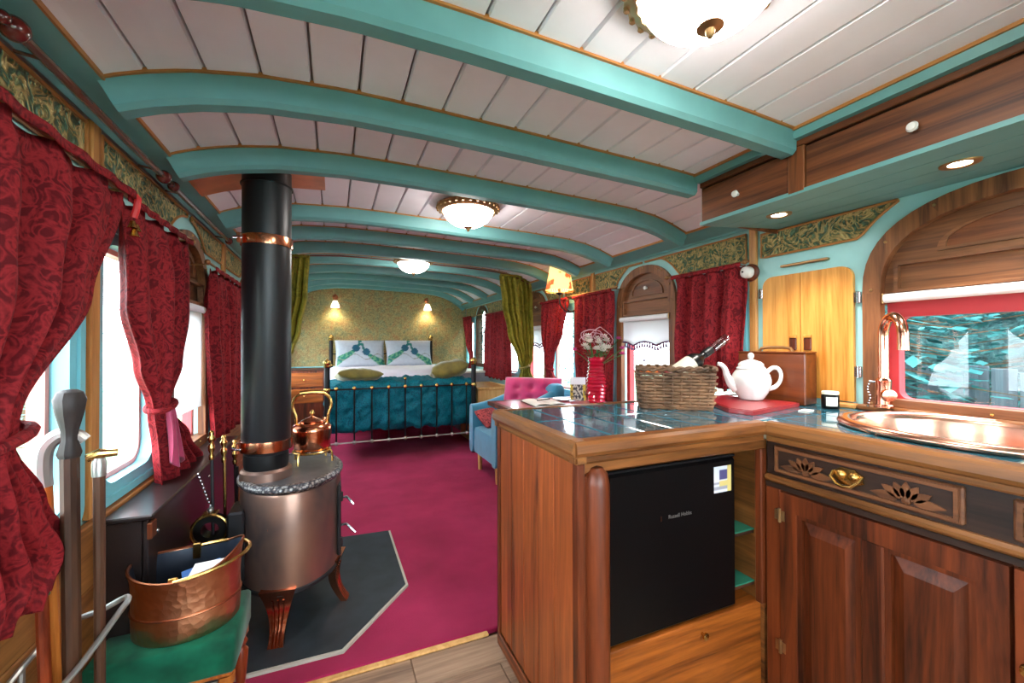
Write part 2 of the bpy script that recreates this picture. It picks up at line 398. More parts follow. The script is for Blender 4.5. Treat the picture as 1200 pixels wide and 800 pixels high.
# openings: (kind, y0, y1, z0, z1, spring, power)
RIGHT = [('rect', -.95, -.5, .95, 1.52, 0, 0), ('arch', .03, .97, .93, 1.705, 1.37, 2.5), ('rect', 1.50, 1.90, .72, 1.53, 0, 0), ('arch', 1.965, 2.535, .70, 1.705, 1.44, 2.2),
         ('rect', 2.60, 3.05, .72, 1.53, 0, 0), ('rect', 3.13, 3.60, .72, 1.53, 0, 0), ('arch', 3.66, 4.20, .70, 1.72, 1.45, 2.2), ('rect', 4.34, 5.2, .80, 1.50, 0, 0), ('arch', 5.38, 5.90, .86, 1.735, 1.50, 2.0), ('rect', 5.98, 6.38, .84, 1.58, 0, 0)]
LEFT = [('rect', -.9, -.45, .70, 1.53, 0, 0), ('rect', -.38, .10, .70, 1.53, 0, 0), ('rect', .40, .93, .70, 1.53, 0, 0), ('rect', 1.00, 1.49, .70, 1.53, 0, 0), ('rect', 1.57, 2.04, .70, 1.53, 0, 0), ('arch', 2.11, 2.67, .68, 1.70, 1.42, 2.2), ('rect', 2.74, 3.22, .70, 1.53, 0, 0),
        ('arch', 3.5, 4.06, .68, 1.70, 1.42, 2.2), ('rect', 4.4, 5.2, .70, 1.53, 0, 0), ('rect', 5.4, 6.1, .70, 1.53, 0, 0)]
def wall(name, side, ops, ztop, mat):
    fn = wallmap(side); mb = MB(); y = YA
    R = lambda a, b, c, d: mb.prism([(a, c), (b, c), (b, d), (a, d)], fn, 0, -.08)
    for k, y0, y1, z0, z1, zs, p in ops:
        R(y, y0, -.05, ztop); R(y0, y1, -.05, z0)
        if k == 'rect': R(y0, y1, z1, ztop)
        else:
            a = arch_loop((y0+y1)/2, (y1-y0)/2, z0, zs, z1, 24, p)[1:-1]
            mb.prism([(y1, ztop)]+a+[(y0, ztop)], fn, 0, -.08)
        y = y1
    R(y, YB, -.05, ztop)
    o = mb.build(name, mat, None, smooth=0); return tag(o, kind='structure')
wall_r = wall('wall_right', 'right', RIGHT, 1.80, 'teal_paint_lit')
wall_l = wall('wall_left', 'left', LEFT, 1.83, 'teal_paint_lit')
xs = [XL+(XR-XL)*i/24 for i in range(25)]
xzmap = lambda yy: (lambda u, v, w: (u, yy+w, v))
mb = MB(); mb.prism([(XL-.08, -.05)]+[(XR+.08, -.05), (XR+.08, 1.70)]+[(x, roof(x, YB)+.03) for x in xs[::-1]]+[(XL-.08, 1.72)], xzmap(YB), 0, .08)
wall_b = tag(mb.build('wall_back', 'wallpaper', None, smooth=0), kind='structure')
# the wall behind the photographer has an unseen opening, added to let daylight in
mb = MB(); f0 = xzmap(YA)
mb.prism([(XL-.08, -.05), (-.35, -.05), (-.35, 1.78), (XL-.08, 1.78)], f0, 0, -.08); mb.prism([(1.6, -.05), (XR+.08, -.05), (XR+.08, 1.78), (1.6, 1.78)], f0, 0, -.08)
mb.prism([(-.35, -.05), (1.6, -.05), (1.6, .62), (-.35, .62)], f0, 0, -.08); mb.prism([(XL-.08, 1.75), (XR+.08, 1.75)]+[(x, roof(x, YA)+.05) for x in xs[::-1]], f0, 0, -.08)
wall_f = tag(mb.build('wall_front', 'teal_paint', None, smooth=0), kind='structure')
# floor: boards near the kitchen, carpet beyond
floor = tag(B(XL-.05, XR+.05, YA, YB, -.06, -.012).build('floor', 'wood_dark', None, 0), kind='structure')
yy = YA
row = 0
while yy < 1.585:
    y1 = min(yy+.145, 1.59); x = XL-.3*(row % 3)
    while x < XR:
        xe = min(x+.9, XR)
        if xe-max(x, XL) > .02: B(max(x, XL)+.001, xe-.001, yy+.001, y1-.001, -.012, 0, .002).build('plank', 'wood_floor', floor, 0)
        x += .9
    yy = y1; row += 1
strip = B(XL+.01, .575, 1.585, 1.612, 0, .009, .003).build('trim_1', 'wood_birch', None); tag(strip, kind='structure')
carpet = B(XL+.01, XR-.01, 1.612, YB-.005, -.012, .012, .004).build('carpet', 'carpet'); tag(carpet, 'crimson fitted carpet running from the stove to the bed', 'carpet')
hearth = thing('hearth_slab', 'dark slate hearth slab with clipped corner under the stove', 'hearth', (-.15, 2.2, .012))
HP = [(-.62, 1.72), (.03, 1.71), (.317, 2.05), (.31, 2.68), (-.62, 2.74)]
zm = lambda u, v, w: (u, v, w)
MB().prism(HP, zm, .0125, .026).build('slab', 'slate', hearth, 0)
for a, b in ((0, 1), (1, 2), (2, 3)):
    p, q = Vector(HP[a]), Vector(HP[b]); d = (q-p).normalized(); nrm = Vector((d.y, -d.x))*.012
    MB().prism([tuple(p), tuple(q), tuple(q+nrm+d*.006), tuple(p+nrm-d*.004)], zm, .0125, .023).build('edging', 'stone_edge', hearth, 0)

# roof: boards between ribs
BEAMS = [-1.3, -.75, -.25, .20, .91, 1.33, 1.78, 2.46, 2.89, 3.36, 3.90, 4.5, 5.1, 5.7, 6.28]
BW = .075
ceiling = MB()
n = 60; ys = [YA-.05+(YB-YA+.12)*j/20 for j in range(21)]
xx = [XL+(XR-XL)*i/n for i in range(n+1)]
ceiling.add([(x, y, roof(x, y)+.022+h) for h in (0, .03) for y in ys for x in xx],
    [(h*21*(n+1)+j*(n+1)+i, h*21*(n+1)+j*(n+1)+i+1, h*21*(n+1)+(j+1)*(n+1)+i+1, h*21*(n+1)+(j+1)*(n+1)+i) for h in (0, 1) for j in range(20) for i in range(n)])
ceiling = tag(ceiling.build('ceiling', 'joint_paint', None, 0), kind='structure')
arc = [(-.56, roof(-.56, 0))]; edges = [-.56]; acc = 0; x = -.56
while x < 1.88:
    x2 = x+.004; acc += math.hypot(.004, roof(x2, 0)-roof(x, 0)); x = x2
    if acc > .128: edges.append(x); acc = 0
edges.append(1.89)
for bi in range(len(BEAMS)):
    y0 = BEAMS[bi]+BW*.5; y1 = BEAMS[bi+1]+BW*.5 if bi+1 < len(BEAMS) else YB
    if y1 < .2: continue
    for a, b in zip(edges, edges[1:]):
        g = .003; m = (a+b)/2
        mb = MB(); pr = [(a+g, .008), (a+g+.003, 0), (m, 0), (b-g-.003, 0), (b-g, .008), (b-g, .02), (a+g, .02)]
        vs = [(u, y, roof(u, y)+w) for y in (y0, y1) for u, w in pr]; k = len(pr)
        mb.add(vs, [tuple(range(k)), tuple(range(2*k-1, k-1, -1))]+[(i, (i+1) % k, k+(i+1) % k, k+i) for i in range(k)])
        mb.build('plank', 'ceiling_paint', ceiling, 0)
def sweep(sec, y, x0, x1, n=44):
    mb = MB(); k = len(sec); vs = []
    for i in range(n+1):
        x = x0+(x1-x0)*i/n; e = .004
        t_ = Vector((2*e, 0, roof(x+e, y)-roof(x-e, y))).normalized(); nr = Vector((-t_.z, 0, t_.x))
        for dy, dz in sec:
            p = Vector((x, y+dy, roof(x, y)))+nr*dz; vs.append(tuple(p))
    fs = [(i*k+j, i*k+(j+1) % k, (i+1)*k+(j+1) % k, (i+1)*k+j) for i in range(n) for j in range(k)]
    return mb.add(vs, fs+[tuple(range(k)), tuple(range((n+1)*k-1, n*k-1, -1))])
SEC = [(.0, .01), (.0, -.012), (.006, -.02), (.006, -.066), (.018, -.078), (BW-.018, -.078), (BW-.006, -.066), (BW-.006, -.02), (BW, -.012), (BW, .01)]
TRM = [(-.008, .006), (-.008, -.006), (.001, -.006), (.001, .006)]
for y in BEAMS:
    x1 = 1.447 if y < 1.34 else 1.852
    sweep(SEC, y, -.538, x1).build('rib', 'teal_paint', ceiling, 40)
    sweep(TRM, y, -.525, x1-.02 if x1 < 1.5 else 1.835).build('rib_bead', 'gilt_edge', ceiling, 40)
# back wall arch trim
sweep([(0, .01), (0, -.055), (.02, -.07), (.05, -.055), (.05, .01)], YB-.052, -.6, 1.93).build('trim_2', 'teal_paint', None)['kind'] = 'structure'
# cornices along both sides
def cornice(name, pts, y0, y1, mat='teal_paint'):
    o = MB().prism(pts, lambda u, v, w: (u, w, v), y0, y1).build(name, mat, None, 0); return tag(o, kind='structure')
cornice('trim_3', [(XL, 1.805), (XL+.022, 1.79), (XL+.03, 1.80), (-.525, 1.822), (-.527, 1.836), (XL, 1.86)], YA, YB-.002)
cornice('trim_4', [(XR, 1.765), (XR-.022, 1.752), (XR-.03, 1.763), (1.835, 1.795), (1.838, 1.81), (XR, 1.84)], 1.34, YB-.002)
for nm, xx0, xx1, zz, ya in (('trim_5', -.527, -.519, 1.826, YA), ('trim_6', 1.829, 1.837, 1.80, 1.34)):
    tag(B(xx0, xx1, ya, YB-.06, zz-.004, zz+.012).build(nm, 'gilt_edge', None, 0), kind='structure')
# wainscot boards, left wall
for k in range(4):
    z0 = .012+k*.163
    for j in range(6):
        y0 = YA+.01+j*1.34
        B(XL, XL+.016, y0, min(y0+1.335, YB-.01), z0, z0+.160, .003).build('wainscot_board', 'wood_wain', wall_l, 0)
for k in range(10):
    B(XR-.014, XR, 1.56+k*.48, 1.56+k*.48+.475, .012, .66, .004).build('wainscot_board', 'grey_panel', wall_r, 0)
tag(B(XL, XL+.024, YA, YB, .662, .682, .004).build('trim_7', 'wood_wain'), kind='structure')
B(-.62, 1.93, YB-.03, YB, .02, .85, .004).build('dado', 'wood_dark', wall_b)
B(-.62, 1.94, YB-.06, YB, .85, .875, .005).build('dado_rail', 'blue_paint', wall_b)
# pilasters between bays and frieze panels
def frieze(side, y0, y1, z0, z1, wl, arcs=()):
    fn = wallmap(side)
    def clip(y, lo):   # lower edge lifts over the arched heads
        z = lo
        for yc, hw, zs, zt in arcs:
            d = abs(y-yc)/hw
            if d < 1: z = max(z, zs+(zt-zs)*math.sqrt(1-d*d))
        return min(z, z1-.004)
    N = 24; low = [(y0+(y1-y0)*i/N, clip(y0+(y1-y0)*i/N, z0)) for i in range(N+1)]
    poly = low+[(y1, z1), (y0, z1)]
    p = MB().prism(poly, fn, .0, .008).build('frieze_panel', 'anaglypta', wl, 0)
    path = [fn(u, v, .010) for u, v in poly]
    MB().tube(path, .0055, 6, closed=True).build('bead', 'gilt_edge', p)
AL = [(2.39, .36, 1.42, 1.765), (3.78, .36, 1.42, 1.765)]
AR = [(.5, .545, 1.43, 1.80), (2.25, .36, 1.44, 1.765), (3.93, .35, 1.45, 1.775), (5.64, .33, 1.50, 1.79)]
for y0, y1 in ((-.35, .35), (.42, .95), (1.0, 1.50), (1.585, 2.35), (2.42, 3.0), (3.07, 3.75), (3.82, 4.5), (4.56, 5.4), (5.46, 6.35)): frieze('left', y0, y1, 1.66, 1.783, wall_l, AL)
for y0, y1 in ((.86, 1.405), (1.487, 2.24), (2.27, 2.83), (2.90, 3.30), (3.36, 3.92), (3.95, 4.6), (4.66, 5.6), (5.68, 6.38)): frieze('right', y0, y1, 1.597, 1.735 if y0 > 1.42 else 1.712, wall_r, AR)
for y in (1.535, 3.035, 4.53): B(XL, XL+.02, y-.024, y+.024, .69, 1.80, .004).build('pilaster', 'wood_post', wall_l)
for y in (1.447, 2.865, 4.62): B(XR-.018, XR, y-.02, y+.02, .92, 1.765, .004).build('pilaster', 'wood_post', wall_r)

# ------------------------------------------------------------------ windows
WN = [0]
def win(): WN[0] += 1; return 'window_%d' % WN[0]
def side_window(side, y0, y1, z0, z1, sash):
    fn = wallmap(side); w = thing(win(), None, None, fn((y0+y1)/2, z0, -.03)); w['kind'] = 'structure'
    R = lambda i, r: round_rect(y0+i, y1-i, z0+i, z1-i, r)
    MB().ring(R(0, .001), R(.045, .075), fn, -.075, .004).build('frame', 'blue_paint', w)
    MB().ring(R(-.012, .05), R(.012, .06), fn, .0, .012).build('moulding', 'blue_paint', w)
    MB().ring(R(.043, .075), R(.062, .06), fn, -.07, -.035).build('sash', sash, w)
    MB().prism(R(.055, .065), fn, -.054, -.050).build('pane', 'window_glass', w, 0)
    return w
def arch_window(side, y0, y1, z0, zt, zs, p, sash, zhood=1.37, bw=.05, glass_top=None):
    fn = wallmap(side); yc, hw = (y0+y1)/2, (y1-y0)/2; w = thing(win(), None, None, fn(yc, z0, -.03)); w['kind'] = 'structure'
    A = lambda i, b=0: arch_loop(yc, hw-i, z0+b, zs, zt-i, 24, p)
    # arched wooden architrave in five lengths: two jambs, three arch segments
    o_, i_ = A(-.004), A(bw)
    segs = [(0, 2), (1, 10), (9, 19), (18, 26), (25, 27)]
    for a, b in segs:
        po = o_[a:b]; pi_ = i_[a:b]
        if len(po) < 2: continue
        sg = MB().prism(po+pi_[::-1], fn, -.012, .02).build('architrave', 'wood_window_z', w)
        for k in range(0, len(po), 4):
            q = fn((po[k][0]+pi_[k][0])/2, (po[k][1]+pi_[k][1])/2+.012, .021)
            MB().ball(q, .006, 8, 5).build('stud', 'brass_old', sg)
    # hood board closing the arch, with a sunk half-moon, a knob, and a tray below
    inner = [q for q in A(bw-.002) if q[1] >= zhood]
    hood = MB().prism([(inner[0][0], zhood)]+inner+[(inner[-1][0], zhood)], fn, -.05, -.012).build('hood_board', 'wood_window', w, 0)
    hh = zt-bw-zhood; hz = zhood+hh*.52; hr = hw*.50
    moon = [(yc+hr, hz)]+[(yc+hr*math.cos(PI*i/16), hz+.012+hh*.28*math.sin(PI*i/16)) for i in range(17)]+[(yc-hr, hz)]
    MB().ring([(yc+(u-yc)*1.1, hz+(v-hz)*1.16-.010) for u, v in moon], moon, fn, -.016, -.004).build('half_moon_bead', 'wood_window', hood)
    MB().prism(moon, fn, -.03, -.0118).build('half_moon_panel', 'wood_cabinet', hood, 0)
    kz = hz+hh*.14
    MB().lathe([(.0, .022), (.012, .02), (.014, .014), (.008, .006), (.008, -.004)], (0, 0, 0), 12, Matrix.Translation(fn(yc, kz, -.012)) @ Matrix.Rotation(-PI/2 if side == 'right' else PI/2, 4, 'Y')).build('knob', 'porcelain', hood)
    ty0, ty1 = yc-hw*.80, yc+hw*.80
    tz0, tz1 = zhood+.006, zhood+hh*.40
    tray = MB().ring([(ty0, tz0), (ty1, tz0), (ty1, tz1), (ty0, tz1)], [(ty0+.012, tz0+.012), (ty1-.012, tz0+.012), (ty1-.012, tz1-.01), (ty0+.012, tz1-.01)], fn, -.012, .012).build('tray_rim', 'wood_window', hood, 0)
    # sash and glass
    gt = glass_top or zhood-.05
    q0, q1 = y0+bw+.004, y1-bw-.004
    MB().ring(round_rect(q0-.004, q1+.004, z0, zhood, .004), round_rect(q0+.03, q1-.03, z0+.035, gt, .03), fn, -.07, -.03).build('sash', sash, w, 30)
    MB().prism(round_rect(q0+.02, q1-.02, z0+.025, gt+.01, .03), fn, -.052, -.048).build('pane', 'window_glass', w, 0)
    sill = MB().prism([(y0+.02, z0-.004), (y1-.02, z0-.004), (y1-.02, z0+.034), (y0+.02, z0+.034)], fn, -.03, .024).build('sill', 'wood_window', w)
    for yk in (yc-.12, yc, yc+.12):
        MB().ball(fn(yk, z0+.016, .024), .006, 8, 5).build('stud', 'brass', sill)
    return w
for k, y0, y1, z0, z1, zs, p in RIGHT:
    if k == 'rect': side_window('right', y0, y1, z0, z1, 'salmon_sash')
    elif y0 < 1: arch_window('right', y0, y1, z0, z1, zs, p, 'red_sash', 1.36, .055, 1.275)
    elif y0 > 5: pass
    else: arch_window('right', y0, y1, z0, z1, zs, p, 'red_sash')
for k, y0, y1, z0, z1, zs, p in LEFT:
    if k == 'rect': side_window('left', y0, y1, z0, z1, 'salmon_sash')
    else: arch_window('left', y0, y1, z0, z1, zs, p, 'red_sash')
# unseen glazed end window, added behind the photographer to let daylight in
w = thing(win(), None, None, (.65, YA, .75)); w['kind'] = 'structure'
fE = lambda u, v, d: (u, YA-.04+d, v)
for xa, xb in ((-.35, .62), (.63, 1.6)):
    MB().ring([(xa, .62), (xb, .62), (xb, 1.75), (xa, 1.75)], [(xa+.06, .69), (xb-.06, .69), (xb-.06, 1.69), (xa+.06, 1.69)], fE, -.03, .04).build('frame', 'blue_paint', w, 0)
    MB().prism([(xa+.05, .68), (xb-.05, .68), (xb-.05, 1.7), (xa+.05, 1.7)], fE, -.002, .002).build('pane', 'window_glass', w, 0)
# stained glass window in the bedroom
fn = wallmap('right'); w = thing(win(), None, None, fn(5.64, .86, -.03)); w['kind'] = 'structure'
lo = arch_loop(5.64, .26, .86, 1.50, 1.735, 24, 2); li = arch_loop(5.64, .205, .91, 1.50, 1.68, 24, 2)
MB().ring(lo, li, fn, -.06, .012).build('frame', 'wood_dark', w)
MB().prism(li, fn, -.036, -.032).build('pane', 'stained_clear', w, 0)
mb = MB()
for dy in (-.1, 0, .1): mb.tube([fn(5.64+dy, .91, -.03), fn(5.64+dy, 1.62, -.03)], .006, 6)
for z in (1.05, 1.2, 1.35, 1.5): mb.tube([fn(5.435, z, -.03), fn(5.845, z, -.03)], .006, 6)
for r in (.07, .12): mb.tube([fn(5.64+r*math.cos(a*PI/12), 1.27+1.6*r*math.sin(a*PI/12), -.03) for a in range(24)], .006, 6, closed=True)
mb.build('leading', 'lead', w)

# ------------------------------------------------------------------ kitchen: peninsula and worktop
isl = thing('peninsula_cabinet', 'reddish-brown plank-sided kitchen peninsula housing the black fridge', 'cabinet', (.95, 1.25, 0))
for i in range(5):
    y0 = .985+i*.107
    B(.600, .618, y0, y0+.1055, .05, .85, .0025).build('plank', 'wood_island', isl)
B(.598, .622, .955, .985, .0, .85, .003).build('corner_stile', 'wood_mahogany', isl)
B(.594, .622, 1.52, 1.545, .0, .87, .003).build('end_stile', 'wood_mahogany', isl)
B(.592, .600, .99, 1.54, .0, .05, .003).build('skirting', 'wood_mahogany_y', isl)
mb = MB(); mb.box(.622, .70, .958, .99, 0, .815, .004)
mb.lathe([(0, -.02), (.034, -.018), (.036, 0), (.036, .78), (.03, .81), (.018, .825), (0, .83)], (.662, .962, .01), 16)
mb.build('pilaster', 'wood_mahogany', isl)
B(.61, 1.345, .962, .99, .818, .853, .006).build('top_rail', 'wood_nosing_x', isl)
B(.702, 1.345, .978, 1.0, .0, .300, .003).build('drawer_front', 'wood_drawer', isl)
MB().lathe([(0, .022), (.011, .018), (.011, .012), (.005, .006), (.005, -.004)], (0, 0, 0), 12, Matrix.Translation((1.066, .978, .262)) @ Matrix.Rotation(PI/2, 4, 'X')).build('knob', 'brass', isl)
B(.618, 1.94, 1.50, 1.52, .0, .85).build('back_panel', 'wood_island', isl, 0)
B(.70, 1.345, .995, 1.50, .285, .300).build('fridge_shelf', 'wood_drawer', isl, 0)
B(1.335, 1.352, .965, 1.5, .0, .85).build('niche_side', 'wood_nosing', isl, 0)
B(1.318, 1.345, .960, .985, .3, .82, .003).build('niche_stile', 'wood_mahogany', isl)
for z in (.345, .522):
    s_ = B(1.235, 1.334, 1.0, 1.42, z, z+.012).build('niche_shelf', 'wood_dark', isl, 0)
    B(1.236, 1.333, .995, 1.40, z+.012, z+.017, .002).build('liner', 'green_cloth', s_)
fr = thing('mini_fridge', 'black glossy table-top fridge set into the peninsula', 'fridge', (.972, 1.2, .301))
B(.722, 1.225, 1.03, 1.46, .302, .803, .006).build('body', 'black_matt', fr)
dr = B(.716, 1.230, .985, 1.027, .306, .797, .008).build('door', 'black_gloss', fr)
B(.716, 1.230, .988, 1.03, .799, .806, .002).build('top_trim', 'black_matt', fr)
st = MB(); N = 24
st.grid(N, N, lambda a, b: (1.128+.078*a, .9838, .690+.085*b)); st = st.build('sticker', 'printed', dr, 0, recalc=False)
def paint(o, fn):
    ca = o.data.color_attributes.new('Col', 'FLOAT_COLOR', 'POINT')
    for i, v in enumerate(o.data.vertices): ca.data[i].color = fn(v.co)
def sticker_col(c):
    w = c + Vector((.972, 1.2, .301)); a, b = (w.x-1.128)/.078, (w.z-.69)/.085
    if a > .78 or (b < .42 and a > .3 and b > .22): return srgb(206, 184, 110)
    if .3 < a < .75 and .5 < b < .85: return srgb(70, 64, 110)
    if b < .4 and int(b*24) % 2: return srgb(150, 148, 160)
    return srgb(206, 206, 214)
paint(st, sticker_col)
def text(body, loc, rot, size, mat, parent, extr=.0004, align='CENTER'):
    cu = bpy.data.curves.new('lettering', 'FONT'); cu.body = body; cu.size = size; cu.extrude = extr; cu.align_x = align
    o = bpy.data.objects.new('lettering', cu); C.objects.link(o)
    o.data.materials.append(M[mat]); bpy.context.view_layer.update()
    dg = bpy.context.evaluated_depsgraph_get(); me = bpy.data.meshes.new_from_object(o.evaluated_get(dg))
    bpy.data.objects.remove(o); m = bpy.data.objects.new('lettering', me); C.objects.link(m)
    w = Matrix.Identity(4); q = parent
    while q is not None: w = q.matrix_basis @ w; q = q.parent
    m.parent = parent; m.matrix_basis = w.inverted() @ (Matrix.Translation(loc) @ Euler(rot).to_matrix().to_4x4())
    return m
text('Russell Hobbs', (.985, .9842, .640), (PI/2, 0, 0), .0165, 'pewter', dr)
B(.905, .911, .983, .985, .637, .652).build('badge_mark', 'chrome', dr, 0)

# worktop: tiles on a bed, wooden nosing
SC, SA, SB_ = (1.665, .56), .265, .315          # sink centre and half axes of its cut-out
def span(x, y0, y1, k=.93):
    d = (x-SC[0])/(SA*k)
    if abs(d) >= 1: return [(y0, y1)]
    h = SB_*k*math.sqrt(1-d*d); out = []
    if y0 < SC[1]-h: out.append((y0, min(y1, SC[1]-h)))
    if y1 > SC[1]+h: out.append((max(y0, SC[1]+h), y1))
    return [(a, b) for a, b in out if b-a > .002]
wt = thing('worktop', 'L-shaped worktop of dark teal tiles with moulded wooden edge', 'worktop', (1.3, 1.2, .85))
mb = MB(); mb.box(.61, 1.95, .97, 1.535, .853, .9085)
for i in range(40):
    a = 1.345+.605*i/40; b = 1.345+.605*(i+1)/40
    for p, q in span((a+b)/2, -.6, .97): mb.box(a, b, p, q, .853, .9085)
mb.build('tile_bed', 'grout', wt, 0)
TW, TL = .1155, .285
def tile(x0, x1, y0, y1):
    g = .0034
    x0, x1, y0, y1 = x0+g, x1-g, y0+g, y1-g
    if x1-x0 < .01 or y1-y0 < .01: return
    far = all(span(x, y0, y1) == [(y0, y1)] for x in (x0, (x0+x1)/2, x1))
    if far: B(x0, x1, y0, y1, .897, .912, .003).build('tile', 'teal_tile', wt); return
    n = 8
    for far_side in (False, True):
        mb = MB()
        for i in range(n):
            a, b = x0+(x1-x0)*i/n, x0+(x1-x0)*(i+1)/n
            for p, q in span((a+b)/2, y0, y1):
                if (p+q)/2 > SC[1] and far_side or (p+q)/2 <= SC[1] and not far_side: mb.box(a, b, p, q, .897, .912)
        if mb.v: mb.build('tile', 'teal_tile', wt, 0)
x = .617
while x < 1.94:
    x1 = min(x+TW, 1.945)
    for y0, y1 in ((1.255, 1.53), (.972, 1.255)): tile(x, x1, y0, y1)
    if x > 1.29:
        y = .972
        while y > -.5: tile(max(x, 1.352), x1, max(y-TL, -.55), y); y -= TL
    x = x1
def nosing(name, path, mat, nx):
    # moulded section swept along a straight run: (outward offset, z)
    sec = [(0, .853), (-.006, .856), (-.006, .868), (.004, .874), (.010, .884), (.008, .905), (0, .914), (-.028, .916), (-.034, .908), (-.034, .853)]
    p, q = path; mb = MB(); vs = [(e[0]+nx[0]*o, e[1]+nx[1]*o, z) for e in (p, q) for o, z in sec]; k = len(sec)
    mb.add(vs, [tuple(range(k)), tuple(range(2*k-1, k-1, -1))]+[(i, (i+1) % k, k+(i+1) % k, k+i) for i in range(k)])
    mb.build(name, mat, wt, 25)
nosing('nosing', ((.585, .945), (1.318, .945)), 'wood_nosing_x', (0, -1))
nosing('nosing', ((.585, .945), (.585, 1.55)), 'wood_nosing', (-1, 0))
nosing('nosing', ((1.318, .945), (1.318, -.55)), 'wood_nosing', (-1, 0))
nosing('nosing', ((.585, 1.55), (1.95, 1.55)), 'wood_nosing_x', (0, 1))
B(1.905, 1.95, -.5, .985, .912, .935, .005).build('upstand', 'wood_nosing', wt)
B(1.905, 1.95, .99, 1.07, .912, .932, .005).build('upstand', 'wood_post', wt)

# sink and tap
sk = thing('copper_sink', 'oval hammered copper sink basin with rolled rim', 'sink', (SC[0], SC[1], .91))
def oval(prof): return MB().lathe(prof, (SC[0], SC[1], 0), 56, None, SA, SB_)
oval([(.995, .913), (1.03, .914), (1.045, .922), (1.03, .932), (.98, .936), (.93, .933), (.90, .924), (.89, .915), (.92, .914)]).build('rim', 'copper_sink', sk, 60)
oval([(.895, .918), (.87, .88), (.84, .80), (.78, .765), (.5, .748), (.1, .742), (0, .742), (0, .735), (.5, .738), (.8, .755), (.88, .80), (.91, .88), (.915, .914)]).build('basin', 'copper_sink', sk, 60)
MB().lathe([(0, .748), (.036, .748), (.04, .744), (.036, .741)], (SC[0], SC[1], 0), 20).build('drain', 'copper_dull', sk)
tp = thing('mixer_tap', 'tall copper swan-neck mixer tap behind the sink', 'tap', (1.885, .885, .935))
MB().lathe([(0, 0), (.03, 0), (.03, .008), (.024, .012), (.022, .08), (.024, .10), (.018, .108), (.0, .11)], (1.885, .885, .936), 20).build('body', 'copper_tap', tp)
pts = [(1.885, .885, 1.03)]+[(1.885, .885, 1.03+.17*k/5) for k in range(1, 6)]
for k in range(1, 13):
    a = PI*k/12*1.05; pts.append((1.885-.028*(1-math.cos(a)), .885-.042*(1-math.cos(a)), 1.20+.072*math.sin(a)))
pts.append((pts[-1][0]-.001, pts[-1][1]-.001, pts[-1][2]-.03))
MB().tube(pts, .0165, 14).build('spout', 'copper_tap', tp)
MB().lathe([(0, 0), (.0178, 0), (.0178, .012), (0, .012)], (pts[-1][0], pts[-1][1], pts[-1][2]-.008), 14).build('aerator', 'copper_tap', tp)
hd = MB(); hd.lathe([(0, .03), (.021, .028), (.024, .018), (.02, 0)], (0, 0, 0), 16, Matrix.Translation((1.866, .868, .985)) @ Matrix.Rotation(PI/2, 4, 'X') @ Matrix.Rotation(-.8, 4, 'Y')); hd.build('lever', 'copper_tap', tp)
mb = MB()
for k in range(9): mb.lathe([(0, -.005), (.005, -.002), (.005, .002), (0, .005)], (1.885-.002, .93+.004*math.sin(k), 1.02-k*.0105), 8)
mb.tube([(1.885, .90, 1.028), (1.884, .93, 1.03)], .004, 6); mb.build('plug_chain', 'chrome', tp)

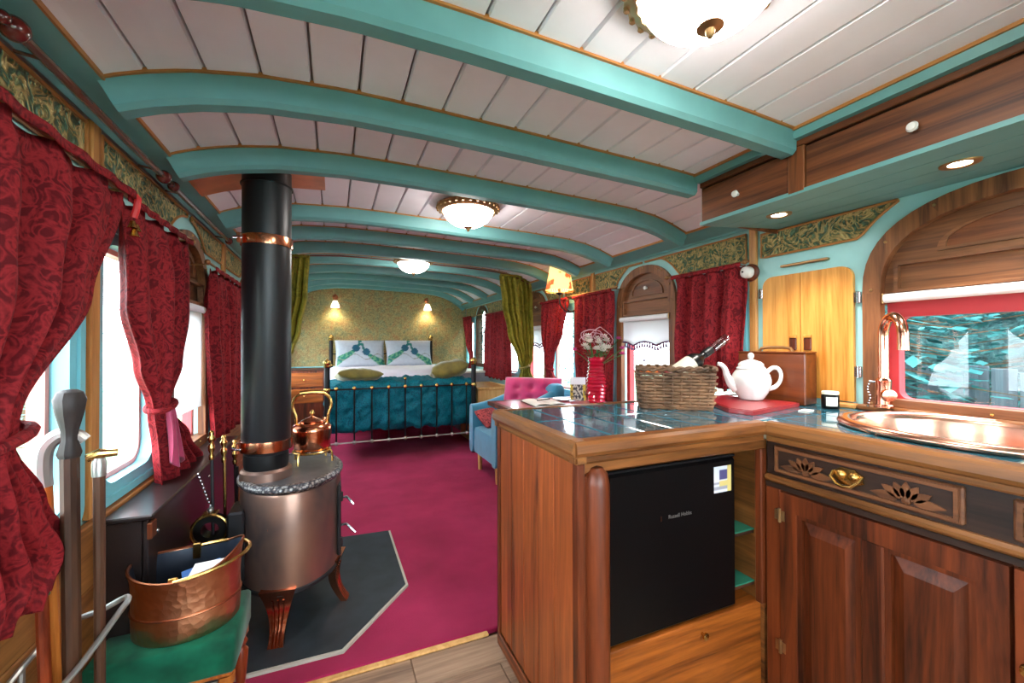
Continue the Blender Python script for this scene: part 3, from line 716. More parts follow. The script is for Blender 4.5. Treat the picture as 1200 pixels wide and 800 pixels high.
# sink cabinet: carved sideboard front facing the aisle
sc = thing('sink_cabinet', 'dark carved mahogany sideboard cabinet below the copper sink', 'cabinet', (1.6, .2, 0))
XF = 1.335
B(XF+.012, 1.945, -.55, .955, .0, .735).build('carcass', 'wood_mahogany', sc, 0)
B(XF+.006, XF+.05, -.55, .955, .735, .852).build('drawer_frame', 'wood_black', sc, 0)
B(XF-.012, XF+.02, -.55, .958, .718, .742, .008).build('waist_moulding', 'wood_nosing', sc)
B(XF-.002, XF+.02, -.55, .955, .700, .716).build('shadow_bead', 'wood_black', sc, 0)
def carved_drawer(y1, y0, handle=True):
    d = B(XF-.006, XF+.02, y0, y1, .752, .842, .004).build('drawer', 'wood_carving', sc)
    MB().ring([(y0+.008, .758), (y1-.008, .758), (y1-.008, .836), (y0+.008, .836)], [(y0+.016, .766), (y1-.016, .766), (y1-.016, .828), (y0+.016, .828)], lambda u, v, w: (XF-w, u, v), .005, .011).build('bead', 'wood_carving', d)
    g = B(XF-.0072, XF, y0+.018, y1-.018, .768, .826).build('carved_ground', 'wood_black', d, 0)
    for cy in ((y0*.23+y1*.77), (y0*.77+y1*.23)):
        for k in range(-3, 4):
            a = PI/2+k*.43; ca, sa = math.cos(a), math.sin(a); L1 = 1/math.sqrt((ca/.082)**2+(sa/.054)**2); L0 = .22*L1
            lft, rgt = [], []
            for i in range(9):
                q = i/8; ww = .0105*math.sin(PI*q**.75)+.0006; rr_ = L0+(L1-L0)*q; bend = .012*k/3*q*q
                lft.append((cy+ca*rr_-sa*ww, .7695+sa*rr_+ca*ww-abs(bend))); rgt.append((cy+ca*rr_+sa*ww, .7695+sa*rr_-ca*ww-abs(bend)))
            MB().prism([(u, max(v_, .7685)) for u, v_ in lft+rgt[::-1]], lambda u, v, w: (XF-w, u, v), .004, .0125).build('carved_leaf', 'wood_carving', d, 20)
        MB().lathe([(0, .006), (.009, .004), (.011, 0)], (0, 0, 0), 12, Matrix.Translation((XF-.0072, cy, .776)) @ Matrix.Rotation(-PI/2, 4, 'Y')).build('carved_boss', 'wood_carving', d)
    if handle:
        cy = (y0+y1)/2+.005
        h = MB().prism([(cy+.042*math.cos(a*PI/8)*(1 if a % 2 else .86), .80+.026*math.sin(a*PI/8)*(1 if a % 2 else .9)) for a in range(16)], lambda u, v, w: (XF-w, u, v), .011, .017).build('handle', 'brass', d, 30)
        for dy in (-.016, .016): MB().ball((XF-.018, cy+dy, .803), .013, 10, 6, (.6, 1, 1)).build('boss', 'brass', h)
        MB().tube([(XF-.017, cy-.036, .808), (XF-.032, cy-.034, .796), (XF-.036, cy-.018, .779), (XF-.037, cy, .775), (XF-.036, cy+.018, .779), (XF-.032, cy+.034, .796), (XF-.017, cy+.036, .808)], .0038, 8).build('bail', 'brass', h)
carved_drawer(.925, .475); carved_drawer(.40, -.05)
def panel_door(y1, y0, hinge):
    f = lambda u, v, w: (XF-w, u, v); z0, z1 = .03, .695
    d = MB().ring([(y0, z0), (y1, z0), (y1, z1), (y0, z1)], [(y0+.05, z0+.05), (y1-.05, z0+.05), (y1-.05, z1-.055), (y0+.05, z1-.055)], f, -.012, .010).build('door', 'wood_mahogany', sc, 0)
    ym = (y0+y1)/2
    B(XF-.010, XF+.012, ym-.026, ym+.026, z0+.05, z1-.055, .004).build('mid_stile', 'wood_mahogany', d)
    for a, b in ((y0+.05, ym-.026), (ym+.026, y1-.05)):
        MB().ring([(a, z0+.05), (b, z0+.05), (b, z1-.055), (a, z1-.055)], [(a+.014, z0+.064), (b-.014, z0+.064), (b-.014, z1-.069), (a+.014, z1-.069)], f, -.012, .004).build('panel_bead', 'wood_mahogany', d, 0)
        mb = MB(); o_ = [(a+.014, z0+.064), (b-.014, z0+.064), (b-.014, z1-.069), (a+.014, z1-.069)]; i_ = [(a+.04, z0+.10), (b-.04, z0+.10), (b-.04, z1-.105), (a+.04, z1-.105)]
        vs = [f(u, v, -.010) for u, v in o_]+[f(u, v, .003) for u, v in i_]
        mb.add(vs, [(4, 5, 6, 7)]+[(i, (i+1) % 4, 4+(i+1) % 4, 4+i) for i in range(4)]); mb.build('raised_panel', 'wood_mahogany', d, 0, recalc=True)
    for z in (.62, .20):
        mb = MB(); mb.tube([(XF-.012, hinge, z-.022), (XF-.012, hinge, z+.022)], .005, 8); mb.box(XF-.0125, XF-.009, hinge-.016, hinge+.016, z-.016, z+.016); mb.build('hinge', 'brass_old', d)
    return d
d1 = panel_door(.902, .405, .902); d2 = panel_door(.397, -.10, -.10)
MB().lathe([(0, .03), (.013, .026), (.015, .018), (.007, .010), (.009, 0)], (0, 0, 0), 14, Matrix.Translation((XF-.010, .372, .50)) @ Matrix.Rotation(-PI/2, 4, 'Y')).build('knob', 'brass', d2)
B(XF-.004, XF+.015, .905, .955, .0, .70, .004).build('corner_stile', 'wood_mahogany', sc)

# ------------------------------------------------------------------ overhead cabinet with spotlights
oc = thing('overhead_cabinet', 'long brown overhead cabinet with white knobs and turquoise soffit', 'cabinet', (1.7, .4, 1.69))
XC = 1.452
B(XC+.014, 1.95, 1.318, 1.332, 1.70, 1.86).build('end_panel', 'wood_cabinet_z', oc, 0)
B(XC, XC+.02, -.6, 1.332, 1.845, 1.872, .003).build('top_rail', 'wood_cabinet', oc)
for y0, y1 in ((.955, 1.325), (.32, .895), (-.3, .25)):
    d = B(XC+.004, XC+.02, y0, y1, 1.694, 1.838, .003).build('door', 'wood_cabinet', oc)
    yk = {.955: 1.15, .32: .607}.get(y0, -.02)
    MB().lathe([(0, .026), (.010, .024), (.014, .017), (.012, .011), (.007, .007), (.007, -.004)], (0, 0, 0), 14, Matrix.Translation((XC+.004, yk, 1.760)) @ Matrix.Rotation(-PI/2, 4, 'Y')).build('knob', 'porcelain', d)
B(XC+.02, XC+.026, -.6, 1.318, 1.70, 1.86).build('backing', 'wood_black', oc, 0)  # black board added to give the gaps between the doors their shade
for y0, y1 in ((.897, .953), (.252, .318)): B(XC, XC+.02, y0, y1, 1.690, 1.845, .003).build('stile', 'wood_cabinet_z', oc)
sweepz = lambda x: 1.684+(x-XC)*.07
for k in range(4):
    a, b = XC+.498*k/4, XC+.498*(k+1)/4
    MB().prism([(a+.001, sweepz(a)), (b-.001, sweepz(b)), (b-.001, sweepz(b)+.014), (a+.001, sweepz(a)+.014)], lambda u, v, w: (u, w, v), -.6, 1.332).build('soffit_board', 'teal_paint', oc, 0)
MB().prism([(XC-.022, 1.865), (XC, 1.865), (XC, 1.905), (XC-.03, 1.905), (XC-.03, 1.889)], lambda u, v, w: (u, w, v), -.6, 1.332).build('top_moulding', 'teal_paint', oc, 0)
B(XC-.038, XC-.03, -.6, 1.332, 1.889, 1.906).build('gilt_bead', 'gilt_edge', oc, 0)
def spotlight(x, y, lab):
    t_ = thing('spotlight', lab, 'spotlight', (x, y, sweepz(x)), group='soffit spotlights')
    z = sweepz(x)
    MB().lathe([(.026, .004), (.026, -.004), (.034, -.007), (.044, -.005), (.046, .001), (.04, .004)], (x, y, z), 28).build('bezel', 'brass_old', t_)
    MB().lathe([(0, -.0015), (.027, -.0015), (.027, .002), (0, .002)], (x, y, z), 20).build('bulb', 'spot_bulb', t_)
    ld = bpy.data.lights.new('spot_beam', 'SPOT'); ld.energy = 13; ld.spot_size = 1.9; ld.spot_blend = .8; ld.color = (1, .93, .84); ld.shadow_soft_size = .025
    lo_ = bpy.data.objects.new('spot_beam', ld); C.objects.link(lo_); lo_.parent = t_; lo_.location = (0, 0, -.012)
spotlight(1.66, 1.125, 'small round downlight in the soffit above the wall cupboard')
spotlight(1.68, .60, 'round downlight in the soffit above the sink window')

# ------------------------------------------------------------------ wall cupboard and kitchen wall bits
cu_ = thing('wall_cupboard', 'pair of golden oak cupboard doors set in the turquoise wall', 'cupboard', (1.94, 1.2, .94))
f = wallmap('right')
def cup_door(y0, y1, rl, nm):
    pts = []
    r = .05; z0, z1 = .938, 1.495
    if rl == 'far': pts = [(y0, z0), (y1, z0)]+[(y1-r+r*math.cos(a*PI/12), z1-r+r*math.sin(a*PI/12)) for a in range(7)]+[(y0, z1)]
    else: pts = [(y0, z0), (y1, z0), (y1, z1)]+[(y0+r-r*math.sin(a*PI/12), z1-r+r*math.cos(a*PI/12)) for a in range(7)]
    d = MB().prism(pts, f, .0, .016).build('door', 'wood_oak', cu_, 0)
    yk = y0+.03 if rl == 'far' else y1-.03
    k = B(XR-.024, XR-.016, yk-.016, yk+.016, 1.145, 1.20, .003).build('finger_pull', 'wood_mahogany', d)
    B(XR-.028, XR-.016, yk-.016, yk+.016, 1.20, 1.215, .003).build('pull_lip', 'wood_oak', d)
    yh = y1+.012 if rl == 'far' else y0-.012
    for zh in ((1.42,) if rl == 'far' else (1.36, 1.06)):
        mb = MB(); mb.box(XR-.014, XR-.001, yh-.014, yh+.012, zh-.022, zh+.022, .002); mb.tube([(XR-.018, yh-.004, zh-.024), (XR-.018, yh-.004, zh+.024)], .005, 8); mb.build('hinge', 'chrome', d)
cup_door(1.217, 1.395, 'far', 0); cup_door(1.008, 1.213, 'near', 0)
lg = B(XR-.022, XR, 1.10, 1.305, 1.532, 1.543, .003).build('ledge_strip', 'brass_old'); tag(lg, 'short brass ledge strip above the oak cupboard doors', 'ledge')
bl = thing('bell_push', 'white ceramic bell push on a dark wooden disc beside the red curtain', 'bell push', (XR-.02, 1.452, 1.53))
Ry = Matrix.Translation((XR-.018, 1.452, 1.532)) @ Matrix.Rotation(-PI/2, 4, 'Y')
MB().lathe([(0, .018), (.036, .016), (.044, .008), (.044, 0), (0, 0)], (0, 0, 0), 24, Ry).build('disc', 'wood_mahogany', bl)
cp = MB().lathe([(0, .058), (.014, .056), (.027, .047), (.031, .036), (.03, .018), (0, .018)], (0, 0, 0), 24, Ry).build('cap', 'porcelain', bl)
MB().ball((XR-.077, 1.456, 1.533), .005, 8, 6).build('button', 'lead', cp)

# ------------------------------------------------------------------ things on the worktop
tr = thing('serving_board', 'red lacquered board under the white teapot', 'board', (1.555, 1.225, .912), math.radians(12))
MB().prism([(1.392, 1.045), (1.78, 1.125), (1.715, 1.44), (1.53, 1.40), (1.375, 1.13)], zm, .913, .928).build('board', 'red_board', tr, 0)
MB().prism([(1.399, 1.053), (1.771, 1.132), (1.709, 1.431), (1.535, 1.394), (1.384, 1.13)], zm, .928, .9305).build('raised_face', 'red_board', tr, 0)
tpx, tpy = 1.672, 1.262
tea = thing('teapot', 'white porcelain teapot with round lid knob on the red board', 'teapot', (tpx, tpy, .931), math.radians(-30)); tea.scale = (1, 1, 1.16)
MB().lathe([(0, .002), (.046, .002), (.05, .008), (.066, .03), (.076, .055), (.078, .075), (.072, .095), (.058, .112), (.055, .114), (0, .114)], (0, 0, 0), 32).build('body', 'porcelain', tea, 60, True)
ld = MB().lathe([(0, .114), (.056, .114), (.058, .119), (.05, .126), (.05, .134), (.04, .142), (.014, .150), (.008, .152), (0, .153)], (0, 0, 0), 28).build('lid', 'porcelain', tea, 60, True)
MB().ball((0, 0, .164), .013, 14, 10).build('lid_knob', 'porcelain', ld, 60, True)
MB().tube([(-.060, 0, .045), (-.082, 0, .062), (-.098, 0, .088), (-.108, 0, .115), (-.122, 0, .130), (-.138, 0, .134)], [.024, .019, .014, .011, .009, .007], 14, sm=4).build('spout', 'porcelain', tea, 60, True)
MB().tube([(.062, 0, .100), (.085, 0, .118), (.108, 0, .118), (.122, 0, .098), (.118, 0, .070), (.098, 0, .048), (.070, 0, .040)], [.009, .0085, .008, .008, .008, .0085, .009], 12, sm=4).build('handle', 'porcelain', tea, 60, True)
bx = thing('wooden_box', 'polished brown wooden box with carry handle behind the teapot', 'box', (1.845, 1.27, .912), math.radians(-80))
B(-.14, .14, -.055, .055, 0.001, .220, .004).build('body', 'wood_box', bx, local=True)
B(-.142, .142, -.057, .057, .220, .227, .003).build('lid', 'wood_box', bx, local=True)
MB().tube([(-.07, 0, .227), (-.062, 0, .241), (-.03, 0, .246), (.03, 0, .246), (.062, 0, .241), (.07, 0, .227)], .007, 8).build('handle', 'brass_old', bx, local=True)
jr = thing('candle_jar', 'dark glass candle jar with paper label beside the oak door', 'jar', (1.845, 1.045, .912))
MB().lathe([(0, .001), (.028, .001), (.030, .005), (.030, .052), (.027, .057), (0, .057)], (1.845, 1.045, .912), 24).build('jar', 'black_gloss', jr)
MB().lathe([(0, .058), (.029, .058), (.029, .068), (.027, .070), (0, .070)], (1.845, 1.045, .912), 24).build('lid', 'wax', jr)
lb = MB()
for k in range(9):
    pass
lb.grid(10, 1, lambda a, b: (1.845+.0306*math.cos(PI*1.02+a*1.35), 1.045+.0306*math.sin(PI*1.02+a*1.35), .912+.012+.036*b)); lb.build('label', 'label_paper', jr, recalc=False)
cd = B(-.03, .03, -.018, .018, 0.0005, .004, .001).build('coaster_card', 'paper'); cd.location = (1.685, 1.04, .912); cd.rotation_euler = (0, 0, .25); tag(cd, 'small white card lying on the tiles by the red board', 'card')
# wicker basket with bottles
bk = thing('wicker_basket', 'rectangular brown wicker basket on the tiled peninsula', 'basket', (1.305, 1.335, .912), math.radians(-38))
BL, BD, BH = .135, .085, .155
def brect(hl, hd, r, n): 
    P_ = round_rect(-hl, hl, -hd, hd, r, 6); out = []
    tot = 0; L_ = []
    for i, p in enumerate(P_):
        q = P_[(i+1) % len(P_)]; L_.append(math.dist(p, q)); tot += L_[-1]
    for k in range(n):
        s_ = tot*k/n; i = 0
        while s_ > L_[i]: s_ -= L_[i]; i += 1
        p, q = P_[i], P_[(i+1) % len(P_)]; t_ = s_/L_[i]; out.append((p[0]+(q[0]-p[0])*t_, p[1]+(q[1]-p[1])*t_))
    return out
NS = 26; mb = MB()
for rrow in range(11):
    z = .016+rrow*.0126; k = 1+.08*z/BH; pts = []
    base = brect(BL*k, BD*k, .02, NS*4)
    for i, (a, b) in enumerate(base):
        d = Vector((a, b)); dn = d.normalized(); off = .0075*math.cos(PI*(i/4+rrow))
        pts.append((a+dn.x*off, b+dn.y*off, z))
    mb.tube(pts, .0058, 6, closed=True)
wv = mb.build('weave', 'wicker', bk, 60, True)
mb = MB(); b0, b1 = brect(BL, BD, .02, NS), brect(BL*1.08, BD*1.08, .02, NS)
for (a, b), (c, d) in zip(b0, b1): mb.tube([(a, b, .004), (c, d, BH-.004)], .0035, 5)
mb.build('stakes', 'wicker', bk, 60, True)
mb = MB()
for ph in (0, PI):
    bb = brect(BL*1.085, BD*1.09, .022, 120)
    mb.tube([(a*(1+.02*math.cos(i*.7+ph)), b*(1+.02*math.cos(i*.7+ph)), BH+.006+.006*math.sin(i*.7+ph)) for i, (a, b) in enumerate(bb)], .007, 6, closed=True)
for ph in (0, PI):
    bb = brect(BL*.99, BD*.99, .022, 120)
    mb.tube([(a, b, .007+.003*math.sin(i*.7+ph)) for i, (a, b) in enumerate(bb)], .006, 6, closed=True)
mb.build('braided_rim', 'wicker', bk, 60, True)
B(-BL*.97, BL*.97, -BD*.97, BD*.97, .003, .010).build('base', 'wicker', bk, 0, True)
# bottles leaning in the basket
def bottle(name, lab, loc, rot, cap, glassm, lab_m, rad=.034, h=.30):
    t_ = thing(name, lab, 'bottle', loc); t_.rotation_euler = rot
    MB().lathe([(0, 0), (rad, .002), (rad, h*.58), (rad*.8, h*.66), (rad*.42, h*.74), (rad*.38, h*.8), (rad*.38, h*.93), (0, h*.93)], (0, 0, 0), 24).build('body', glassm, t_, 60, True)
    MB().lathe([(0, h*.82), (rad*.45, h*.82), (rad*.45, h*.99), (rad*.4, h), (0, h)], (0, 0, 0), 20).build('capsule', cap, t_, 60, True)
    MB().lathe([(rad*1.015, h*.16), (rad*1.015, h*.5)], (0, 0, 0), 24).build('label', lab_m, t_, 60, True, recalc=False)
bottle('wine_bottle', 'dark wine bottle with pale label lying in the wicker basket', (1.262, 1.315, 1.028), Euler((0, math.radians(60), math.radians(-6))), 'black_matt', 'black_gloss', 'wine_label', .038, .245)
gl = thing('tumbler', 'clear tumbler tipped against the bottle in the basket', 'glass', (1.478, 1.292, 1.152)); gl.rotation_euler = Euler((0, math.radians(57), math.radians(-6)))
MB().lathe([(0, 0), (.017, 0), (.021, .085), (.0195, .085), (.0155, .005), (0, .005)], (0, 0, 0), 20).build('wall', 'clear_glass', gl, 60, True)
for i, (dx, dy, m_, nm, lb_) in enumerate(((-.095, .02, 'snack_orange', 'orange', 'orange snack packet in the left end of the basket'), (-.03, -.05, 'red_board', 'red', 'red snack packet in the basket beside the orange one'))):
    a = math.radians(-38); px_, py_ = 1.305+dx*math.cos(a)-dy*math.sin(a), 1.335+dx*math.sin(a)+dy*math.cos(a)
    pk = MB(); pk.grid(10, 8, lambda u, v: (-.04+.08*u, -.03+.06*v, .014*math.sin(PI*u)*math.sin(PI*v))); pk.grid(10, 8, lambda u, v: (-.04+.08*u, -.03+.06*v, -.014*math.sin(PI*u)*math.sin(PI*v)))
    o = pk.build('snack_packet', m_); o.location = (px_, py_, 1.058); o.rotation_euler = (.25, -.1+.3*i, -.6); tag(o, lb_, 'packet')

# ------------------------------------------------------------------ stove
sv = thing('wood_stove', 'oval iron stove with copper-toned body, legs and tall black flue', 'stove', (-.17, 2.12, .027))
SX, SY = -.17, 2.12
MB().lathe([(0, .195), (.93, .195), (.96, .20), (.965, .21), (.965, .565), (.95, .575), (0, .575)], (SX, SY, .012), 48, None, .205, .29).build('body', 'stove_metal', sv)
MB().lathe([(.90, .575), (.98, .580), (1.02, .592), (1.02, .600), (.97, .612), (.90, .612)], (SX, SY, .012), 56, None, .205, .29).build('top_rim', 'stove_rim', sv)
MB().lathe([(0, .58), (.91, .58), (.91, .606), (0, .606)], (SX, SY, .012), 48, None, .205, .29).build('top_plate', 'stove_top', sv)
MB().lathe([(.95, .186), (.985, .19), (.985, .202), (.95, .206)], (SX, SY, .012), 48, None, .205, .29).build('base_band', 'iron', sv)
for a in (-98, -14, 90, 192):
    ar = math.radians(a); ex, ey = SX+.195*math.cos(ar), SY+.275*math.sin(ar); rot = Matrix.Translation((ex, ey, .027)) @ Matrix.Rotation(ar+PI/2, 4, 'Z')
    lg = MB(); nseg = 10; vs = []; sec = []
    for i in range(nseg+1):
        q = i/nseg; z = .20*(1-q); out = -.012-.03*math.sin(PI*q*.9)+.055*q*q if False else (-.02*math.sin(PI*q)+.03*q**3)
        hw = .044*(1-q)**1.5+.020+.008*q**6; th = .012+.006*(1-q)
        for sx_, sy_ in ((-1, -1), (1, -1), (1, 1), (-1, 1)): vs.append((sx_*hw, -out-.0+sy_*th, z))
    fs = [(i*4+j, i*4+(j+1) % 4, (i+1)*4+(j+1) % 4, (i+1)*4+j) for i in range(nseg) for j in range(4)]+[(0, 1, 2, 3), tuple(nseg*4+j for j in (3, 2, 1, 0))]
    lg.add(vs, fs, rot); lgo = lg.build('leg', 'copper', sv, 40)
    for dx in (-.010, 0, .010):
        pts = []
        for i in range(2, nseg+1):
            q = i/nseg; out = -.02*math.sin(PI*q)+.03*q**3; pts.append(rot @ Vector((dx*(1+1.2*(1-q)), -out-(.012+.006*(1-q)), .20*(1-q))))
        MB().tube(pts, .004, 6).build('flute', 'copper', lgo)
# firebox door edge, latches, side box
B(.014, .030, 2.00, 2.30, .24, .55, .006).build('door', 'iron', sv)
for z, l in ((.465, .03), (.34, .05)):
    MB().tube([(.026, 2.09, z), (.055, 2.085, z+.004), (.066, 2.075, z-.006), (.072+l*.4, 2.07, z-.02-l*.3)], .006, 8).build('latch', 'chrome', sv)
for z in (.50, .30): MB().tube([(.03, 2.005, z-.02), (.03, 2.005, z+.02)], .008, 8).build('hinge', 'iron', sv)
B(-.385, -.325, 1.93, 2.08, .235, .515, .008).build('air_box', 'iron', sv)
MB().lathe([(0, .0), (.014, 0), (.014, .006), (0, .006)], (0, 0, 0), 12, Matrix.Translation((-.222, 1.862, .455)) @ Matrix.Rotation(PI/2, 4, 'X')).build('badge', 'copper', sv)
# flue
FX, FY = -.262, 2.03
fl = MB().lathe([(.0, .72), (.082, .72), (.086, .735), (.092, .75), (.092, 1.905), (0, 1.905)], (FX, FY, 0), 40).build('flue_pipe', 'flue_black', sv)
MB().lathe([(0, .617), (.098, .617), (.096, .65), (.088, .66), (.0, .66)], (FX, FY, 0), 40).build('flue_spigot', 'stove_metal', sv)
MB().lathe([(.0, .655), (.08, .655), (.084, .68), (.084, .72), (0, .72)], (FX, FY, 0), 40).build('flue_neck', 'black_matt', sv)
for z0, z1, r in ((.735, .778, .098), (1.585, 1.625, .0965), (1.838, 1.846, .097)):
    b_ = MB().lathe([(.088, z0), (r, z0), (r+.002, (z0+z1)/2), (r, z1), (.088, z1)], (FX, FY, 0), 40).build('flue_band', 'copper' if z0 < 1.8 else 'black_matt', fl)
    if z0 < 1.8:
        B(FX-.098, FX-.085, FY-.075, FY-.05, z0, z1, .003).build('clamp', 'copper_dull', b_); MB().tube([(FX-.11, FY-.068, (z0+z1)/2), (FX-.075, FY-.085, (z0+z1)/2)], .005, 8).build('clamp_screw', 'chrome', b_)
fp = MB(); n = 12; ring_ = []
for h in (-.004, -.012):
    for y in (1.872, 2.19):
        for i in range(n+1):
            x = -.53+.49*i/n; ring_.append((x, y, roof(x, y)+h))
k = n+1
fs = [(h*2*k+i, h*2*k+i+1, h*2*k+k+i+1, h*2*k+k+i) for h in (0, 1) for i in range(n)]
per = list(range(k))+list(range(2*k-1, k-1, -1)); fs += [(per[i], per[(i+1) % len(per)], per[(i+1) % len(per)]+2*k, per[i]+2*k) for i in range(len(per))]
fp.add(ring_, fs); tag(fp.build('ceiling_plate', 'copper_plate', None, 30), 'copper heat plate on the ceiling around the flue', 'plate')
# trivet and kettle on the stove
KX, KY = -.095, 2.19
tv = thing('trivet', 'brass trivet standing on the stove top under the kettle', 'trivet', (KX, KY, .618))
tt = [(KX+.08*math.cos(a), KY+.08*math.sin(a)) for a in (2*PI*k/20 for k in range(20))]
MB().tube([(a, b, .674) for a, b in tt], .006, 8, closed=True).build('ring', 'brass', tv)
for a in (-2.2, -.35, .9, 2.5): 
    ca, sa = math.cos(a), math.sin(a)
    MB().tube([(KX+.05*ca, KY+.05*sa, .676), (KX+.084*ca, KY+.084*sa, .676), (KX+.092*ca, KY+.092*sa, .665), (KX+.094*ca, KY+.094*sa, .624)], .0055, 8).build('leg', 'brass', tv)
kt = thing('kettle', 'polished copper kettle with brass handle on the stove', 'kettle', (KX, KY, .681))
MB().lathe([(0, 0), (.072, 0), (.077, .004), (.082, .05), (.086, .09), (.086, .105), (.074, .120), (.05, .128), (0, .128)], (KX, KY, .681), 36).build('body', 'copper', kt, 50)
l_ = MB().lathe([(0, .127), (.05, .127), (.052, .133), (.034, .142), (.012, .150), (.006, .158), (0, .158)], (KX, KY, .681), 28).build('lid', 'copper', kt, 50)
MB().lathe([(0, .156), (.007, .158), (.012, .168), (.008, .178), (.004, .184), (0, .186)], (KX, KY, .681), 14).build('finial', 'brass', l_, 60)
MB().tube([(KX-.066, KY, .795), (KX-.070, KY, .84), (KX-.082, KY, .88), (KX-.075, KY, .92), (KX-.046, KY, .945)], [.007, .0065, .007, .0075, .007], 8, sm=4).build('handle_arm', 'brass', kt)
MB().tube([(KX+.066, KY, .795), (KX+.070, KY, .84), (KX+.082, KY, .88), (KX+.075, KY, .92), (KX+.046, KY, .945)], [.007, .0065, .007, .0075, .007], 8, sm=4).build('handle_arm', 'brass', kt)
MB().tube([(KX-.052, KY, .945), (KX, KY, .949), (KX+.052, KY, .945)], .011, 10).build('grip', 'brass', kt)
MB().tube([(KX+.02, KY+.078, .72), (KX+.035, KY+.115, .745), (KX+.045, KY+.135, .785), (KX+.05, KY+.15, .80)], [.02, .015, .011, .009], 10).build('spout', 'copper', kt)

# ------------------------------------------------------------------ left wall hearth things
hs = thing('heat_shield', 'dark metal heat shield with ledge along the left wall behind the stove', 'heat shield', (-.55, 2.0, .012))
B(-.518, -.505, 1.56, 2.72, .03, .655, .003).build('panel', 'guard_metal', hs)
B(-.612, -.490, 1.55, 2.73, .657, .672, .004).build('ledge', 'guard_metal', hs)
B(-.61, -.52, 1.56, 1.575, .03, .655, .002).build('end_panel', 'guard_metal', hs)
for y in (1.62, 2.2): MB().ball((-.503, y, .60), .006, 8, 6).build('bolt', 'chrome', hs)
B(-.51, -.496, 1.56, 1.60, .595, .645, .003).build('bracket', 'copper_dull', hs)
be = thing('hanging_bell', 'black ribbed bell with brass hoop hanging from a chain on the heat shield', 'bell', (-.445, 2.0, .40))
mb = MB()
for k in range(6): mb.lathe([(.03, -.006), (.055-.002*k, -.005), (.058-.002*k, 0), (.055-.002*k, .005), (.03, .006)], (0, 0, 0), 24, Matrix.Translation((-.445, 1.97+k*.0105, .45)) @ Matrix.Rotation(PI/2, 4, 'X'))
tag(mb.build('ribbed_drum', 'black_matt', be), kind='stuff')
MB().tube([(-.445+.060*math.cos(a), 1.958, .45+.060*math.sin(a)) for a in (2*PI*k/28 for k in range(28))], .006, 8, closed=True).build('hoop', 'brass', be)
B(-.470, -.420, 1.952, 2.0, .508, .516, .003).build('yoke', 'brass', be)
MB().ball((-.445, 1.975, .525), .011, 10, 8).build('knob', 'pewter', be)
mb = MB()
for k in range(10): mb.ball((-.445-.0045*k, 1.975, .54+.0145*k), .0055, 6, 5)
tag(mb.build('chain', 'chrome', be), kind='stuff')
def fire_tool(x, y, z0, z1, tip, lab, mat):
    t_ = thing('fire_iron', lab, 'fire iron', (x, y, .027), group='fire irons beside the stove')
    MB().tube([(x, y, z0), (x-.012, y+.01, z1-.10)], .006, 8).build('shaft', mat, t_)
    MB().lathe([(0, -.10), (.008, -.10), (.010, -.085), (.006, -.075), (.012, -.06), (.013, -.045), (.006, -.035), (.012, -.022), (.014, -.012), (.007, -.003), (.010, .006), (.006, .016), (0, .018)], (x-.014, y+.012, z1), 14).build('handle', 'brass', t_, 60)
    if tip == 'hook': MB().tube([(x, y, z0), (x+.004, y-.01, z0-.03), (x+.02, y-.03, z0-.035)], .006, 8).build('tip', mat, t_)
    else: B(x-.035, x+.03, y-.006, y+.012, z0-.09, z0, .004).build('tip', mat, t_)
fire_tool(-.435, 1.99, .12, .815, 'pan', 'black fire iron with brass handle, nearest the heat shield', 'iron')
fire_tool(-.42, 2.12, .07, .77, 'hook', 'brass-shafted poker standing between heat shield and stove', 'brass')
fire_tool(-.425, 2.36, .12, .70, 'pan', 'thin black fire iron half hidden behind the stove', 'iron')
tool_stand = thing('fire_iron_stand', 'low iron stand holding the fire irons behind the stove', 'stand', (-.43, 2.18, .027))
B(-.475, -.395, 1.97, 2.39, .0275, .032, .001).build('base', 'iron', tool_stand)
MB().tube([(-.405, 2.24, .032), (-.405, 2.24, .62)], .006, 8).build('post', 'iron', tool_stand)
# stool and coal bucket
stl = thing('footstool', 'green velvet footstool with turned legs under the copper bucket', 'stool', (-.43, 1.555, 0))
sg = MB(); sg.box(-.60, -.262, 1.425, 1.69, .228, .332, .008); sg.build('cushion', 'green_velvet', stl, 60)
B(-.59, -.272, 1.435, 1.68, .214, .228, .004).build('apron', 'wood_orange', stl)
for x, y in ((-.287, 1.455), (-.287, 1.66), (-.575, 1.455), (-.575, 1.66)):
    MB().lathe([(0, 0), (.010, 0), (.014, .03), (.019, .08), (.022, .13), (.012, .145), (.020, .16), (.013, .175), (.022, .19), (.022, .213), (0, .213)], (x, y, .001 if y < 1.6 else .0125), 14).build('leg', 'wood_orange' if y < 1.5 else 'wood_red', stl, 50)
bu = thing('coal_bucket', 'oval hammered copper bucket holding papers on the green stool', 'bucket', (-.415, 1.555, .333))
bz = .3335; cx, cy = -.405, 1.555
def bucket_r(a, z): return 1+.0*z
mb = MB(); seg = 48; rows = [(0, .0, 0), (.92, .0, 0), (.97, .008, 0), (.985, .06, 0), (.975, .115, .2), (1.0, .165, .7), (1.04, .195, 1), (1.01, .195, 1), (.965, .16, .7), (.94, .115, .2), (.94, .015, 0), (0, .012, 0)]
vs = []
for i in range(seg):
    a = 2*PI*i/seg
    for r, z, k in rows:
        lift = k*(.030*max(0, math.cos(a))**3-.018*math.sin(a)**2)
        vs.append((cx+.136*r*math.cos(a), cy+.118*r*math.sin(a), bz+z+lift))
m_ = len(rows)
mb.add(vs, [(i*m_+j, ((i+1) % seg)*m_+j, ((i+1) % seg)*m_+j+1, i*m_+j+1) for i in range(seg) for j in range(m_-1)])
mb.build('pail', 'copper_hammered', bu, 50)
